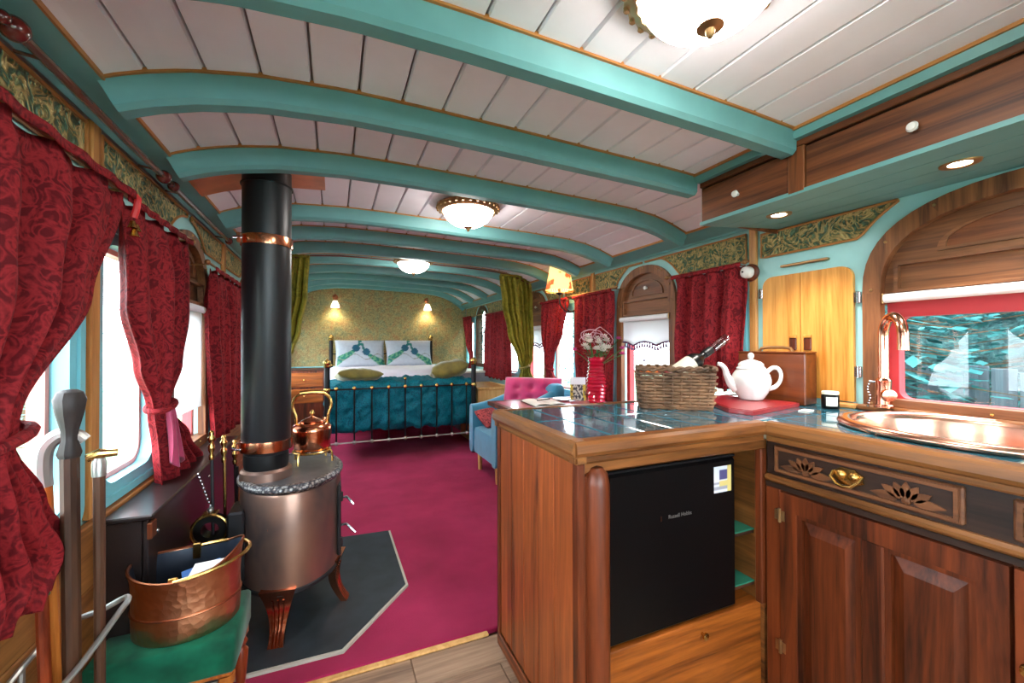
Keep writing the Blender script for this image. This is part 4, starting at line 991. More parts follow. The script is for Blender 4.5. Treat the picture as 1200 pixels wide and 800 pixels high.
mb = MB(); rows2 = [(.935, .017, 0), (.935, .115, .2), (.96, .16, .7), (1.0, .193, 1)]; vs = []
for i in range(seg):
    a = 2*PI*i/seg
    for r, z, k in rows2: vs.append((cx+.1355*r*math.cos(a)*.998, cy+.1175*r*math.sin(a)*.998, bz+z+k*(.030*max(0, math.cos(a))**3-.018*math.sin(a)**2)))
mb.add(vs, [(i*4+j, ((i+1) % seg)*4+j, ((i+1) % seg)*4+j+1, i*4+j+1) for i in range(seg) for j in range(3)]+[tuple(i*4 for i in range(seg))])
mb.build('lining', 'bucket_inside', bu, 50, recalc=False)
MB().tube([(cx+.1345*math.cos(2*PI*k/48), cy+.117*math.sin(2*PI*k/48), bz+.075) for k in range(48)], .003, 6, closed=True).build('seam', 'copper_dull', bu)
rimp = []
for i in range(seg):
    a = 2*PI*i/seg; rimp.append((cx+.136*1.03*math.cos(a), cy+.118*1.03*math.sin(a), bz+.196+.030*max(0, math.cos(a))**3-.018*math.sin(a)**2))
MB().tube(rimp, .004, 6, closed=True).build('rolled_rim', 'copper_dull', bu)
for s_ in (-1, 1): B(cx-.018, cx+.004, cy+s_*.112-.004, cy+s_*.112+.004, bz+.14, bz+.19, .002).build('lug', 'brass', bu)
hp = []
for k in range(15):
    a = -PI/2+PI*k/14; hp.append((cx-.005+.165*math.cos(a)*math.cos(.12), cy+.119*math.sin(a), bz+.178+.165*math.cos(a)*math.sin(.12)))
MB().tube(hp, .006, 8).build('bail_handle', 'brass', bu)
for i, (dx, dy, rz_, m2, lb_) in enumerate(((.03, .02, .3, 'blue_paper', 'blue paper leaflet lying in the copper bucket'), (.055, -.01, -.2, 'paper', 'white folded paper on top inside the copper bucket'))):
    o = B(-.05, .05, -.028, .028, -.002, .002).build('leaflet', m2); o.location = (cx+dx, cy+dy, bz+.135+.02*i); o.rotation_euler = (.35, -.12, rz_); tag(o, lb_, 'paper')
# walking sticks
us = thing('stick_stand', 'bent steel rod stand holding the walking sticks by the left window', 'stand', (-.50, 1.22, 0))
MB().tube([(-.60, 1.05, .425), (-.56, 1.10, .43), (-.50, 1.17, .485), (-.455, 1.24, .555), (-.448, 1.27, .568), (-.462, 1.29, .566), (-.50, 1.285, .55), (-.57, 1.275, .53), (-.61, 1.20, .48), (-.62, 1.10, .43)], .0065, 8, sm=4).build('hoop', 'pewter', us)
for x, y in ((-.605, 1.22), (-.60, 1.06)): MB().tube([(x, y, .0), (x, y, .43 if y < 1.1 else .49)], .006, 8).build('upright', 'pewter', us)
B(-.62, -.43, 1.04, 1.31, 0, .012, .004).build('tray', 'pewter', us)
def stick(lab, foot, top, r, mat, extra=None, cat='stick'):
    t_ = thing('walking_stick', lab, cat, foot, group='sticks in the stand by the left window')
    a, b = Vector(foot), Vector(top); MB().tube([a, a.lerp(b, .5), b], [r*.8, r*.92, r], 10).build('shaft', mat, t_)
    return t_, b, (b-a).normalized()
t_, b, d = stick('orange-brown cane with curved grey horn handle', (-.535, 1.24, .0135), (-.585, 1.25, .87), .012, 'wood_orange')
MB().tube([b+Vector((0, 0, -.01)), b+Vector((-.004, 0, .03)), b+Vector((.0, 0, .075)), b+Vector((.02, .005, .10)), b+Vector((.045, .01, .10)), b+Vector((.062, .012, .085))], [.014, .016, .016, .015, .014, .012], 10, sm=4).build('handle', 'pewter', t_)
t_, b, d = stick('thick dark stick with carved fluted wooden head', (-.51, 1.20, .0135), (-.545, 1.25, .93), .017, 'wood_cane')
MB().lathe([(0, -.01), (.018, -.01), (.021, .0), (.014, .03), (.015, .05), (.024, .09), (.028, .12), (.022, .136), (.012, .142), (0, .143)], tuple(b), 20, None, 1, 1, lambda a: .04*math.cos(8*a)).build('head', 'wood_grey', t_)
t_, b, d = stick('brown knobbly stick topped with a pale brass T handle', (-.475, 1.22, .0135), (-.498, 1.26, .90), .011, 'wood_cane')
MB().lathe([(0, -.03), (.013, -.03), (.0135, .0), (.010, .012), (0, .012)], tuple(b), 12).build('collar', 'pewter', t_)
MB().tube([b+Vector((-.020, -.005, .014)), b+Vector((.0, 0, .022)), b+Vector((.03, .008, .020))], [.009, .011, .008], 10).build('handle', 'brass', t_)
t_, b, d = stick('short red-brown stick with small green tip beneath the near curtain', (-.525, 1.16, .0135), (-.575, 1.22, .64), .011, 'wood_red')
MB().lathe([(0, -.005), (.013, -.005), (.013, .015), (.008, .022), (0, .022)], tuple(b), 12).build('tip', 'green_cloth', t_)

# ------------------------------------------------------------------ soft furnishing helpers
from mathutils import noise as mnoise
def softbox(x0, x1, y0, y1, z0, z1, r=.03, cuts=(12, 12, 6), amp=0.0, fs=6.0, seed=0, mat=None, disp=None):
    mb = MB(); c = [(x0+x1)/2, (y0+y1)/2, (z0+z1)/2]; h = [(x1-x0)/2, (y1-y0)/2, (z1-z0)/2]; r = min([r]+[v*.98 for v in h])
    for a in range(3):
        o1, o2 = [i for i in range(3) if i != a]
        for k in (-1, 1):
            def fn_(u, v, a=a, o1=o1, o2=o2, k=k):
                p = [0, 0, 0]; p[a] = k*h[a]; p[o1] = (2*u-1)*h[o1]; p[o2] = (2*v-1)*h[o2]
                q = [max(-(h[i]-r), min(h[i]-r, p[i])) for i in range(3)]; d = Vector([p[i]-q[i] for i in range(3)])
                if d.length > 1e-9: d = d.normalized()
                w = Vector([c[i]+q[i] for i in range(3)])+d*r
                if amp: w += d*amp*mnoise.fractal((w+Vector((seed, seed*2, 0)))*fs, .6, 2, 3)
                if disp: w = disp(w, d)
                return tuple(mat @ w) if mat is not None else tuple(w)
            mb.grid(cuts[o1], cuts[o2], fn_)
    return mb
def pillow_mb(w, h, t, n=26, puff=2.2, amp=.004, seed=0):
    mb = MB()
    for s_ in (-1, 1):
        def fn_(u, v, s_=s_):
            a, b = 2*u-1, 2*v-1; k = ((1-abs(a)**puff)*(1-abs(b)**puff))
            sh = 1-.05*(1-abs(b)**2)*abs(a)**3
            x = a*w/2*(1-.05*(1-b*b)*(abs(a) > .9)); z = b*h/2*(1-.04*(1-a*a)*(abs(b) > .9))
            n_ = mnoise.fractal(Vector((x*9+seed, z*9, s_*3)), .6, 2, 3)*amp*k
            return (x, s_*t/2*max(0, k)**.45+n_, z)
        mb.grid(n, n, fn_)
    return mb
def curtain(label, fmap, rows, folds, amp, mat, tie=None, rod=True, cat='curtain', seed=0, nu=110, nv=44, group=None, tiecol=None):
    top = rows[0]; t_ = thing('curtain', label, cat, fmap((top[1]+top[2])/2, rows[-1][0], 0), group=group)
    W0 = abs(top[2]-top[1])
    def at(v):
        zt, zb = rows[0][0], rows[-1][0]; z = zt+(zb-zt)*v
        for (za, a0, a1), (zb_, b0, b1) in zip(rows, rows[1:]):
            if zb_ <= z <= za+1e-9:
                k = (za-z)/(za-zb_) if za > zb_ else 0; k = k*k*(3-2*k)
                return z, a0+(b0-a0)*k, a1+(b1-a1)*k
        return z, rows[-1][1], rows[-1][2]
    def fn_(u, v):
        z, a, b = at(v); wr = min(1.0, abs(b-a)/W0); ph = seed+.6*math.sin(3*u+seed)
        wv = math.sin(2*PI*folds*u+ph)+.35*math.sin(2*PI*folds*2.3*u+1.7*ph+v)+.25*math.sin(2*PI*1.3*u+4*v+seed)
        wv += .25*mnoise.noise(Vector((u*5+seed, v*4, seed)))
        d = amp*wv*(.45+.55*min(1, v*6))*(.6+.4*wr)
        if v < .03: d *= .6
        zz = z+(.010*math.sin(2*PI*folds*u+ph+1.0) if v > .97 else 0)+(.008*math.sin(2*PI*folds*u+ph) if v < .02 else 0)
        return fmap(a+(b-a)*u+.006*math.sin(6*v+seed), zz, d)
    MB().grid(nu, nv, fn_).build('drape', mat, t_, 180, solid=.004, recalc=False)
    if tie:
        z, a, b = at((rows[0][0]-tie)/(rows[0][0]-rows[-1][0])); n = 20; pts = []
        for k in range(n):
            q = 2*PI*k/n; pts.append(fmap((a+b)/2+(abs(b-a)/2+.004)*math.cos(q), z+.014*math.cos(q), (amp*1.2+.006)*math.sin(q)))
        MB().tube(pts, .011, 8, closed=True).build('tieback', tiecol or mat, t_)
    hd = MB()
    if rod: 
        hd.grid(40, 2, lambda u, v: fmap(top[1]+(top[2]-top[1])*u, top[0]-.012+.022*v, amp*.9+.004*math.sin(40*u))); hd.build('heading', mat, t_, 180, solid=.003, recalc=False)
    return t_
mL = lambda w0: (lambda u, z, d: (XL+w0+d, u, z))
mR = lambda w0: (lambda u, z, d: (XR-w0-d, u, z))
curtain('large dark red damask curtain swept aside at the near left window', mL(.075), [(1.605, .72, 1.525), (1.30, .78, 1.385), (1.02, .86, 1.13), (.985, .87, 1.115), (.85, .82, 1.20), (.72, .80, 1.28), (.64, .80, 1.20)], 5, .034, 'red_damask', 1.0, seed=1)
c2 = curtain('red damask curtain tied back between left window and first arched window', mL(.065), [(1.60, 1.535, 2.13), (1.30, 1.60, 2.12), (1.10, 1.71, 2.05), (.965, 1.81, 1.925), (.94, 1.82, 1.93), (.80, 1.84, 2.12), (.66, 1.86, 2.30)], 4, .026, 'red_damask', .955, seed=2)
plain('pink_satin', srgb(176, 60, 96), .45, vary=.12, Sheen_Weight=.3)
MB().grid(40, 20, lambda u, v: (XL+.094+.010*math.sin(15*u+3*v)+.006*v, 1.835+(.035+.10*v)*u+.025*v, .950-.215*v+.014*math.sin(11*u+1)*v)).build('lining', 'pink_satin', c2, 180, solid=.003, recalc=False)
curtain('straight red damask curtain just left of the flue', mL(.06), [(1.56, 2.53, 3.27), (1.1, 2.58, 3.27), (.67, 2.62, 3.25)], 6, .026, 'red_damask', seed=3)
curtain('straight red curtain beside the oak cupboard doors', mR(.06), [(1.572, 1.462, 1.925), (1.2, 1.465, 1.93), (.96, 1.47, 1.93), (.932, 1.47, 1.93)], 4, .028, 'red_damask', seed=4)
curtain('straight red curtain behind the vase of flowers', mR(.065), [(1.575, 2.52, 3.065), (1.1, 2.52, 3.06), (.74, 2.55, 3.05)], 5, .018, 'red_damask', seed=5)
curtain('red curtain tied back below the rose lampshade', mR(.065), [(1.58, 3.15, 3.66), (1.3, 3.25, 3.66), (1.05, 3.42, 3.62), (.96, 3.45, 3.58), (.93, 3.45, 3.58), (.80, 3.36, 3.62), (.70, 3.34, 3.66)], 5, .018, 'red_damask', .95, seed=6)
curtain('long straight red curtain in the bedroom beyond the olive drape', mR(.06), [(1.575, 4.42, 5.33), (1.1, 4.42, 5.38), (.745, 4.42, 5.42)], 7, .02, 'red_damask', seed=7)
curtain('narrow red curtain tied back in the far bedroom corner', mR(.06), [(1.60, 5.95, 6.37), (1.2, 5.96, 6.22), (.98, 5.90, 6.02), (.95, 5.90, 6.02), (.78, 5.9, 6.1)], 4, .016, 'red_damask', .96, seed=8)
mG = lambda y: (lambda u, z, d: (u, y-d, z))
curtain('olive velvet drape gathered at the right of the bedroom arch', mG(3.83), [(1.862, 1.50, 1.84), (1.6, 1.54, 1.86), (1.3, 1.60, 1.87), (1.02, 1.70, 1.85), (.96, 1.73, 1.82), (.93, 1.73, 1.82), (.80, 1.70, 1.86), (.62, 1.68, 1.86)], 6, .026, 'olive_curtain', .95, seed=9, tiecol='olive_velvet')
curtain('olive velvet drape at the left of the bedroom arch behind the flue', mG(3.83), [(1.905, -.50, -.185), (1.6, -.53, -.20), (1.3, -.55, -.255), (1.12, -.56, -.31), (1.02, -.56, -.42), (.98, -.56, -.44), (.7, -.57, -.36)], 6, .022, 'olive_curtain', 1.0, seed=10, tiecol='olive_velvet')
def rod(label, p, q, r=.006, mat='brass_old', fin='brass_old', fr=.013, name='curtain_rod', cat='curtain rod', br=None, group=None):
    p, q = Vector(p), Vector(q); t_ = thing(name, label, cat, tuple(p.lerp(q, .5)), group=group); d = (q-p).normalized()
    MB().tube([p, q], r, 10).build('pole', mat, t_)
    for e, s_ in ((p, -1), (q, 1)):
        c = e+d*s_*fr*.7; f_ = MB().ball(tuple(c), fr, 12, 8).build('finial', fin, t_, 60)
        MB().ball(tuple(c+d*s_*fr*1.3), fr*.55, 10, 6).build('tip', fin, f_, 60)
    for b in (br or []): MB().tube(b, .004, 6).build('bracket', mat, t_)
    return t_
rod('brass curtain rod over the left pair of windows', (-.555, .70, 1.612), (-.555, 2.15, 1.612), br=[[(XL, y, 1.60), (-.555, y, 1.605)] for y in (.75, 1.5, 2.12)])
rod('brass curtain rod left of the flue', (-.56, 2.42, 1.572), (-.56, 3.42, 1.572), br=[[(XL, y, 1.56), (-.56, y, 1.566)] for y in (2.44, 3.38)])
rod('brass curtain rod over the red curtain by the cupboard', (1.882, 1.46, 1.583), (1.882, 1.965, 1.583), br=[[(XR, y, 1.575), (1.882, y, 1.578)] for y in (1.50, 1.95)])
rod('brass curtain rod behind the rose lampshade', (1.88, 2.49, 1.59), (1.88, 3.70, 1.59), br=[[(XR, y, 1.58), (1.88, y, 1.584)] for y in (2.52, 3.11, 3.68)])
rod('brass curtain rod over the bedroom red curtains', (1.885, 4.38, 1.588), (1.885, 6.36, 1.605), br=[[(XR, y, 1.585), (1.885, y, 1.587)] for y in (4.42, 5.38)])
rod('brown wooden pole with dark knob ends along the near left cornice', (-.565, 1.12, 1.778), (-.565, 1.85, 1.778), .010, 'rail_brown', 'knob_brown', .024, 'cornice_pole', 'pole', [[(XL+.02, y, 1.785), (-.565, y, 1.778)] for y in (1.2, 1.8)])
rod('brown wooden pole with dark knob ends above the left arched window', (-.565, 1.98, 1.778), (-.565, 2.86, 1.778), .010, 'rail_brown', 'knob_brown', .020, 'cornice_pole', 'pole', [[(XL+.02, y, 1.785), (-.565, y, 1.778)] for y in (2.05, 2.8)])
# copper-red rod carrying the olive drapes
t_ = thing('drape_rail', 'thin red-brown curved rail under the roof carrying the olive drapes', 'rail', (.66, 3.83, 1.9))
MB().tube([(x, 3.83, roof(x, 3.83)-.03-.01*0) for x in [-.55+2.38*i/40 for i in range(41)]], .007, 8).build('rail', 'rail_brown', t_)
for x in (-.3, .3, .95, 1.5): MB().tube([(x, 3.83, roof(x, 3.83)-.03), (x, 3.83, roof(x, 3.83)+.004)], .004, 6).build('hanger', 'brass_old', t_)
orn = thing('bell_ornament', 'small gold bells on a red ribbon hanging from the left curtain rod', 'ornament', (-.545, 1.55, 1.5))
MB().tube([(-.545, 1.55, 1.618), (-.53, 1.552, 1.60), (-.532, 1.548, 1.57), (-.54, 1.552, 1.545)], .009, 8).build('ribbon', 'red_ribbon', orn)
for dy, dz in ((-.012, 0), (.012, -.004), (0, -.022)): MB().lathe([(0, .022), (.006, .02), (.009, .008), (.013, 0), (.010, 0), (0, .006)], (-.538, 1.552+dy, 1.512+dz), 12).build('bell', 'brass', orn, 60)

# ------------------------------------------------------------------ roller blinds
def blind(label, side, y0, y1, zr, drop=None, fringe=False):
    fn = wallmap(side); t_ = thing('roller_blind', label, 'blind', fn((y0+y1)/2, zr, .012))
    MB().tube([fn(y0, zr, .018), fn(y1, zr, .018)], .017, 14).build('roller', 'white_fabric', t_)
    B(*(sorted((fn(0, 0, .0)[0], fn(0, 0, .03)[0]))), y0-.008, y0-.001, zr-.02, zr+.02, .002).build('end_bracket', 'brass_old', t_)
    B(*(sorted((fn(0, 0, .0)[0], fn(0, 0, .03)[0]))), y1+.001, y1+.008, zr-.02, zr+.02, .002).build('end_bracket', 'brass_old', t_)
    if drop:
        n = 36; cl = MB(); w_ = .004
        edge = lambda u: drop+.026*abs(math.cos(PI*2*u)) if fringe else drop
        cl.grid(n, 6, lambda u, v: fn(y0+.01+(y1-y0-.02)*u, zr+(edge(u)-zr)*v, w_)); c_ = cl.build('cloth', 'blind_cloth', t_, 180, solid=.001, recalc=False)
        if fringe:
            MB().tube([fn(y0+.01+(y1-y0-.02)*i/n, edge(i/n), w_+.004) for i in range(n+1)], .0065, 6).build('braid', 'purple_fringe', c_)
            mb = MB()
            for i in range(1, 18):
                u = i/18; q = fn(y0+.01+(y1-y0-.02)*u, edge(u), w_+.003); mb.lathe([(0, 0), (.004, -.003), (.005, -.012), (.010, -.036), (0, -.036)], q, 6)
            tag(mb.build('tassels', 'purple_fringe', c_), kind='stuff')
            q = fn((y0+y1)/2, drop, w_+.006); mb = MB(); mb.tube([q, (q[0], q[1], q[2]-.085)], .0015, 5); mb.lathe([(0, -.085), (.006, -.09), (.009, -.112), (0, -.112)], q, 8); mb.build('pull', 'purple_fringe', c_)
blind('white rolled-up blind across the top of the sink window', 'right', .10, .90, 1.345)
blind('white scalloped blind with fringe in the arched window behind the basket', 'right', 2.015, 2.49, 1.352, 1.165, True)
blind('white scalloped blind with fringe in the arched window by the olive drape', 'right', 3.71, 4.15, 1.352, 1.165, True)
blind('white blind pulled far down in the left arched window', 'left', 2.16, 2.62, 1.352, .86)

# ------------------------------------------------------------------ lamps
def ceiling_light(x, y, label, r=.165, drop=0):
    z = min(roof(x, y), roof(x-.1, y), roof(x+.1, y))-drop; t_ = thing('ceiling_light', label, 'ceiling light', (x, y, z), group='flush ceiling lights')
    MB().lathe([(0, -.001), (r*.92, -.001), (r, -.008), (r*1.02, -.018), (r*.96, -.026), (r*.92, -.034), (r*.84, -.040), (r*.80, -.036), (r*.78, -.02), (0, -.02)], (x, y, z), 56, None, 1, 1, lambda a: .014*math.cos(28*a)).build('rim', 'brass_old', t_, 30)
    for k in range(28):
        a = 2*PI*k/28; MB().ball((x+r*.985*math.cos(a), y+r*.985*math.sin(a), z-.024), .009, 6, 4, (1, 1, .8)).build('rim_leaf', 'brass_old', t_)
    if drop: MB().lathe([(0, 0), (r*.9, 0), (r*.86, drop+.004), (0, drop+.004)], (x, y, z), 32).build('ceiling_rose', 'brass_old', t_)
    R_ = r*.80
    MB().lathe([(R_*.98, -.03)]+[(R_*math.cos(a*PI/2/10), -.036-.085*math.sin(a*PI/2/10)**1.15) for a in range(0, 11)], (x, y, z), 36).build('bowl', 'lamp_bowl', t_, 60)
    MB().lathe([(0, -.116), (.024, -.118), (.026, -.121), (.010, -.126), (.008, -.135), (.004, -.142), (0, -.143)], (x, y, z), 14).build('finial', 'brass_old', t_, 60)
ceiling_light(.685, .60, 'large glass bowl ceiling light nearest the overhead cabinet')
ceiling_light(.66, 2.14, 'glass bowl ceiling light right of the flue, middle of three')
ceiling_light(.63, 3.64, 'farthest glass bowl ceiling light, before the bed', drop=.034)
ceiling_light(.66, -.72, 'unseen glass bowl ceiling light added behind the photographer')  # out of view; added at the row's spacing for light from behind
# rose lampshade wall lamp
wl = thing('wall_lamp', 'rose patterned fabric lampshade on a scrolled iron wall bracket', 'wall lamp', (1.93, 3.12, 1.45))
LX, LY, LZ = 1.765, 3.10, 1.635
MB().lathe([(.118, 0), (.116, .006), (.082, .20), (.080, .205), (.079, .20), (.113, .006)], (LX, LY, LZ), 36, None, 1, 1, lambda a: .012*math.cos(18*a)).build('shade', 'rose_shade', wl, 60)
mb = MB()
for k in range(40):
    a = 2*PI*k/40; mb.lathe([(0, 0), (.0025, -.004), (.004, -.014), (0, -.02)], (LX+.117*math.cos(a), LY+.117*math.sin(a), LZ), 5)
tag(mb.build('bead_fringe', 'brass_old', wl), kind='stuff')
MB().ball((LX, LY, LZ+.06), .028, 12, 8).build('bulb', 'bulb_warm', wl, 60)
MB().lathe([(0, -.04), (.012, -.04), (.03, -.02), (.012, -.012), (.010, .035), (0, .035)], (LX, LY, LZ), 14).build('lamp_holder', 'lead', wl, 60)
MB().tube([(1.945, LY, 1.50), (1.90, LY, 1.46), (1.84, LY, 1.455), (1.79, LY, 1.49), (LX, LY, 1.54), (LX, LY, 1.60)], .007, 8, sm=4).build('arm', 'lead', wl)
MB().tube([(1.87+.055*math.cos(2*PI*k/20), LY-.01, 1.515+.055*math.sin(2*PI*k/20)) for k in range(15)], .005, 8).build('scroll', 'lead', wl)
B(1.935, 1.95, LY-.02, LY+.02, 1.44, 1.56, .005).build('wall_plate', 'lead', wl)
# reading sconces on the far wall
def sconce(x, label):
    t_ = thing('sconce', label, 'sconce', (x, YB-.03, 1.8), group='reading sconces above the bed'); y = YB-.09
    MB().lathe([(0, 0), (.035, .0), (.038, .01), (.02, .02), (0, .022)], (0, 0, 0), 16, Matrix.Translation((x, YB-.001, 1.86)) @ Matrix.Rotation(PI/2, 4, 'X')).build('back_plate', 'copper_dull', t_)
    MB().tube([(x, YB-.02, 1.86), (x, YB-.07, 1.89), (x, y, 1.86), (x, y, 1.80)], .011, 8).build('arm', 'copper_dull', t_)
    MB().lathe([(.02, 1.80), (.03, 1.795), (.052, 1.74), (.06, 1.705), (.056, 1.705), (.048, 1.74), (.026, 1.79)], (x, y, 0), 24).build('shade', 'frosted_shade', t_, 60)
    MB().ball((x, y, 1.74), .02, 10, 8).build('bulb', 'bulb_warm', t_, 60)
    ld = bpy.data.lights.new('sconce_glow', 'SPOT'); ld.energy = 3.2; ld.color = (1, .86, .64); ld.spot_size = 2.3; ld.spot_blend = .6; ld.shadow_soft_size = .03
    lo_ = bpy.data.objects.new('sconce_glow', ld); C.objects.link(lo_); lo_.parent = t_; lo_.location = (0, -.06, -.11)
sconce(.012, 'copper reading sconce above the left side of the bed'); sconce(1.312, 'copper reading sconce above the right side of the bed')

# ------------------------------------------------------------------ bed
X0, X1, YF, YH = -.06, 1.395, 4.33, 6.33
bd = thing('bed', 'black iron double bed with brass knobs and barred footboard', 'bed', ((X0+X1)/2, 5.3, .012))
def post(x, y, h, brass_z):
    p_ = MB().tube([(x, y, .013), (x, y, h)], .026, 14).build('post', 'black_matt', bd)
    for z in brass_z: MB().lathe([(.0, -.016), (.03, -.016), (.034, 0), (.03, .016), (0, .016)], (x, y, z), 16).build('collar', 'brass', p_, 40)
    MB().lathe([(0, 0), (.030, 0), (.034, .012), (.026, .02), (.034, .035), (.036, .05), (.028, .066), (.012, .074), (.010, .082), (0, .084)], (x, y, h), 18).build('knob', 'brass', p_, 50)
for x in (X0, X1): post(x, YF, .96, (.745, .23))
for x in (X0+.02, X1-.04): post(x, YH, 1.24, (.9,))
MB().tube([(X0, YF, .745), (X1, YF, .745)], .008, 8).build('foot_rail', 'black_matt', bd)
MB().tube([(X0, YF, .228), (X1, YF, .228)], .008, 8).build('foot_rail', 'pewter', bd)
for i in range(9):
    x = X0+(X1-X0)*(i+.5+.0)/9.0
    s_ = MB().tube([(x, YF, .228), (x, YF, .745)], .0075, 8).build('spindle', 'black_matt', bd)
    for z in (.228, .752): MB().ball((x, YF, z), .020, 10, 8).build('knob', 'brass' if z > .5 else 'pewter', s_, 60)
    if i == 4:
        MB().tube([(x, YF, .76), (x, YF, .825)], .006, 8).build('finial_stem', 'black_matt', s_); MB().ball((x, YF, .832), .016, 10, 8).build('finial_knob', 'brass', s_)
MB().tube([(X0+.02, YH, 1.05), (X1-.04, YH, 1.05)], .008, 8).build('head_rail', 'black_matt', bd)
for x in (X0, X1): B(x-.012, x+.012, YF, YH, .30, .34, .003).build('side_rail', 'black_matt', bd)
softbox(X0+.05, X1-.05, YF+.12, YH-.03, .34, .72, .05, (14, 18, 5)).build('mattress', 'white_linen', bd, 60)
def spread_disp(w, d):
    k = max(0, min(1, (.62-w.z)/.3)); f_ = .018*math.sin(w.x*26+1.3*math.sin(w.x*5))*k*abs(d.y)+.018*math.sin(w.y*24)*k*abs(d.x)
    w = w+d*f_; 
    if d.z > .5: w.z += .025*mnoise.noise(Vector((w.x*3, w.y*3, 0)))
    return w
sp_ = softbox(X0-.012, X1+.055, YF+.036, 5.25, .31, .80, .07, (90, 24, 24), .026, 11, 3, None, spread_disp).build('bedspread', 'teal_damask', None, 180); tag(sp_, 'quilted teal bedspread over the foot of the bed', 'bedspread')
dv = softbox(X0-.02, X1+.03, 5.0, 6.18, .62, .885, .09, (40, 40, 8), .012, 5, 8).build('duvet', 'white_linen', None, 180); tag(dv, 'white duvet folded back across the bed', 'duvet')
# printed pillows: peacocks with long trailing tails
def peacock_col(p, w, h):
    a, b = p.x/w, p.z/h     # -0.5 .. 0.5
    base = Vector(srgb(172, 176, 186)[:3]); n_ = mnoise.noise(Vector((p.x*30, p.z*30, 1)))
    col = base*(1+.08*n_)
    for cx_, cz_, s_ in ((-.10, .14, 1), (.12, .0, -1)):
        dx, dz = (a-cx_)*s_, b-cz_          # tail trails towards -dx and down, head towards +dx and up
        cen = -.06-1.05*abs(min(0, dx))**.8 if dx < 0 else 0
        if -.36 < dx < .0 and abs(dz-cen*.85) < .07+.22*abs(dx): col = Vector(srgb(24, 110, 96)[:3]) if n_ > -.05 else Vector(srgb(96, 150, 112)[:3])
        if ((dx-.01)/.075)**2+(dz/.13)**2 < 1: col = Vector(srgb(16, 78, 100)[:3])
        if abs(dx-.06-.12*(dz-.08)) < .022 and .04 < dz < .27: col = Vector(srgb(10, 96, 96)[:3])
        if ((dx-.095)/.035)**2+((dz-.28)/.06)**2 < 1: col = Vector(srgb(16, 104, 98)[:3])
    if abs(b+.18+.1*math.sin(a*14)) < .012: col = Vector(srgb(128, 120, 110)[:3])
    return (*col, 1)
for i, (px_, lb_) in enumerate(((.335, 'peacock print pillow on the left side of the bed'), (.995, 'peacock print pillow on the right side of the bed'))):
    w_, h_ = .655, .40; pm = pillow_mb(w_, h_, .15, 56, 4, .006, i*3)
    o = pm.build('pillow', 'printed', None, 180); paint(o, lambda c, w_=w_, h_=h_: peacock_col(c, w_, h_))
    o.location = (px_, 6.14, 1.055); o.rotation_euler = (math.radians(-22), 0, math.radians(2-3*i)); tag(o, lb_, 'pillow', 'peacock pillows')
for i, (x0, x1, y0, z0, z1, rz_, ry_, lb_) in enumerate(((.01, .46, 4.50, .80, .885, .10, .05, 'flat mustard-olive cushion lying at the left of the bed foot'), (.985, 1.40, 4.48, .80, .955, -.12, -.20, 'plump olive cushion leaning at the right of the bed foot'))):
    cxm = (x0+x1)/2; o = pillow_mb(x1-x0, .34, z1-z0+.05, 26, 2.6, .012, 5+i).build('cushion', 'olive_velvet', None, 180)
    o.rotation_euler = (PI/2-.18, ry_, rz_); o.location = (cxm, y0+.13, (z0+z1)/2+.012); tag(o, lb_, 'cushion', 'olive cushions on the bed foot')
# bedside furniture
nc = thing('bedside_cabinet', 'dark wooden bedside cabinet against the left of the far wall', 'cabinet', (-.35, 6.2, .012))
B(-.60, -.115, 6.05, 6.385, .02, .84, .005).build('body', 'wood_mahogany', nc); B(-.61, -.105, 6.04, 6.385, .84, .865, .005).build('top', 'wood_dark', nc)
for k in range(2):
    d = B(-.58, -.135, 6.042, 6.052, .42+k*.21, .60+k*.21, .004).build('drawer', 'wood_drawer', nc); MB().ball((-.357, 6.03, .51+k*.21), .014, 10, 8).build('knob', 'brass', d)
nb = thing('corner_cabinet', 'pale grey-blue bedside cabinet under the stained glass window', 'cabinet', (1.74, 5.6, .012))
B(1.56, 1.935, 5.30, 5.95, .02, .80, .005).build('body', 'grey_panel', nb); B(1.55, 1.936, 5.29, 5.96, .80, .825, .005).build('top', 'white_paint', nb)
d = B(1.55, 1.562, 5.33, 5.92, .08, .76, .004).build('door', 'grey_panel', nb); MB().ball((1.54, 5.40, .5), .014, 10, 8).build('knob', 'porcelain', d)
hb = thing('blanket_box', 'tan wooden blanket box beside the foot of the bed', 'box', (1.70, 4.85, .012))
B(1.50, 1.91, 4.5, 5.2, .02, .66, .006).build('body', 'wood_birch', hb); B(1.49, 1.915, 4.49, 5.21, .66, .69, .006).build('lid', 'wood_birch', hb)

# ------------------------------------------------------------------ armchair and table
ac = thing('armchair', 'light blue upholstered tub armchair with birch legs', 'armchair', (1.55, 3.47, .012))
softbox(1.205, 1.80, 3.16, 3.80, .165, .41, .03, (12, 12, 6)).build('seat', 'blue_fabric', ac, 60)
for y0, y1, s_ in ((3.72, 3.83, 1), (3.12, 3.23, -1)):
    mb = MB()
    def arm(u, v, y0=y0, y1=y1):
        x = 1.19+.62*u; top = .615+.20*u**1.6; a = 2*PI*v
        zc, yc_ = (top+.17)/2, (y0+y1)/2; e = 4.0
        cz, sy = math.copysign(abs(math.cos(a))**(2/e), math.cos(a)), math.copysign(abs(math.sin(a))**(2/e), math.sin(a))
        k = min(1, (u+.03)*14)**.5 if u < .05 else 1
        return (x, yc_+(y1-y0)/2*sy*(.85+.15*k), zc+(top-.17)/2*cz*(.97+.03*k))
    mb.grid(18, 32, arm); o_ = len(mb.v); mb.add([mb.v[j*19] for j in range(32)], [tuple(range(32))]); mb.build('arm', 'blue_fabric', ac, 60)
softbox(1.72, 1.845, 3.12, 3.83, .17, .835, .05, (6, 14, 12)).build('backrest', 'blue_fabric', ac, 60)
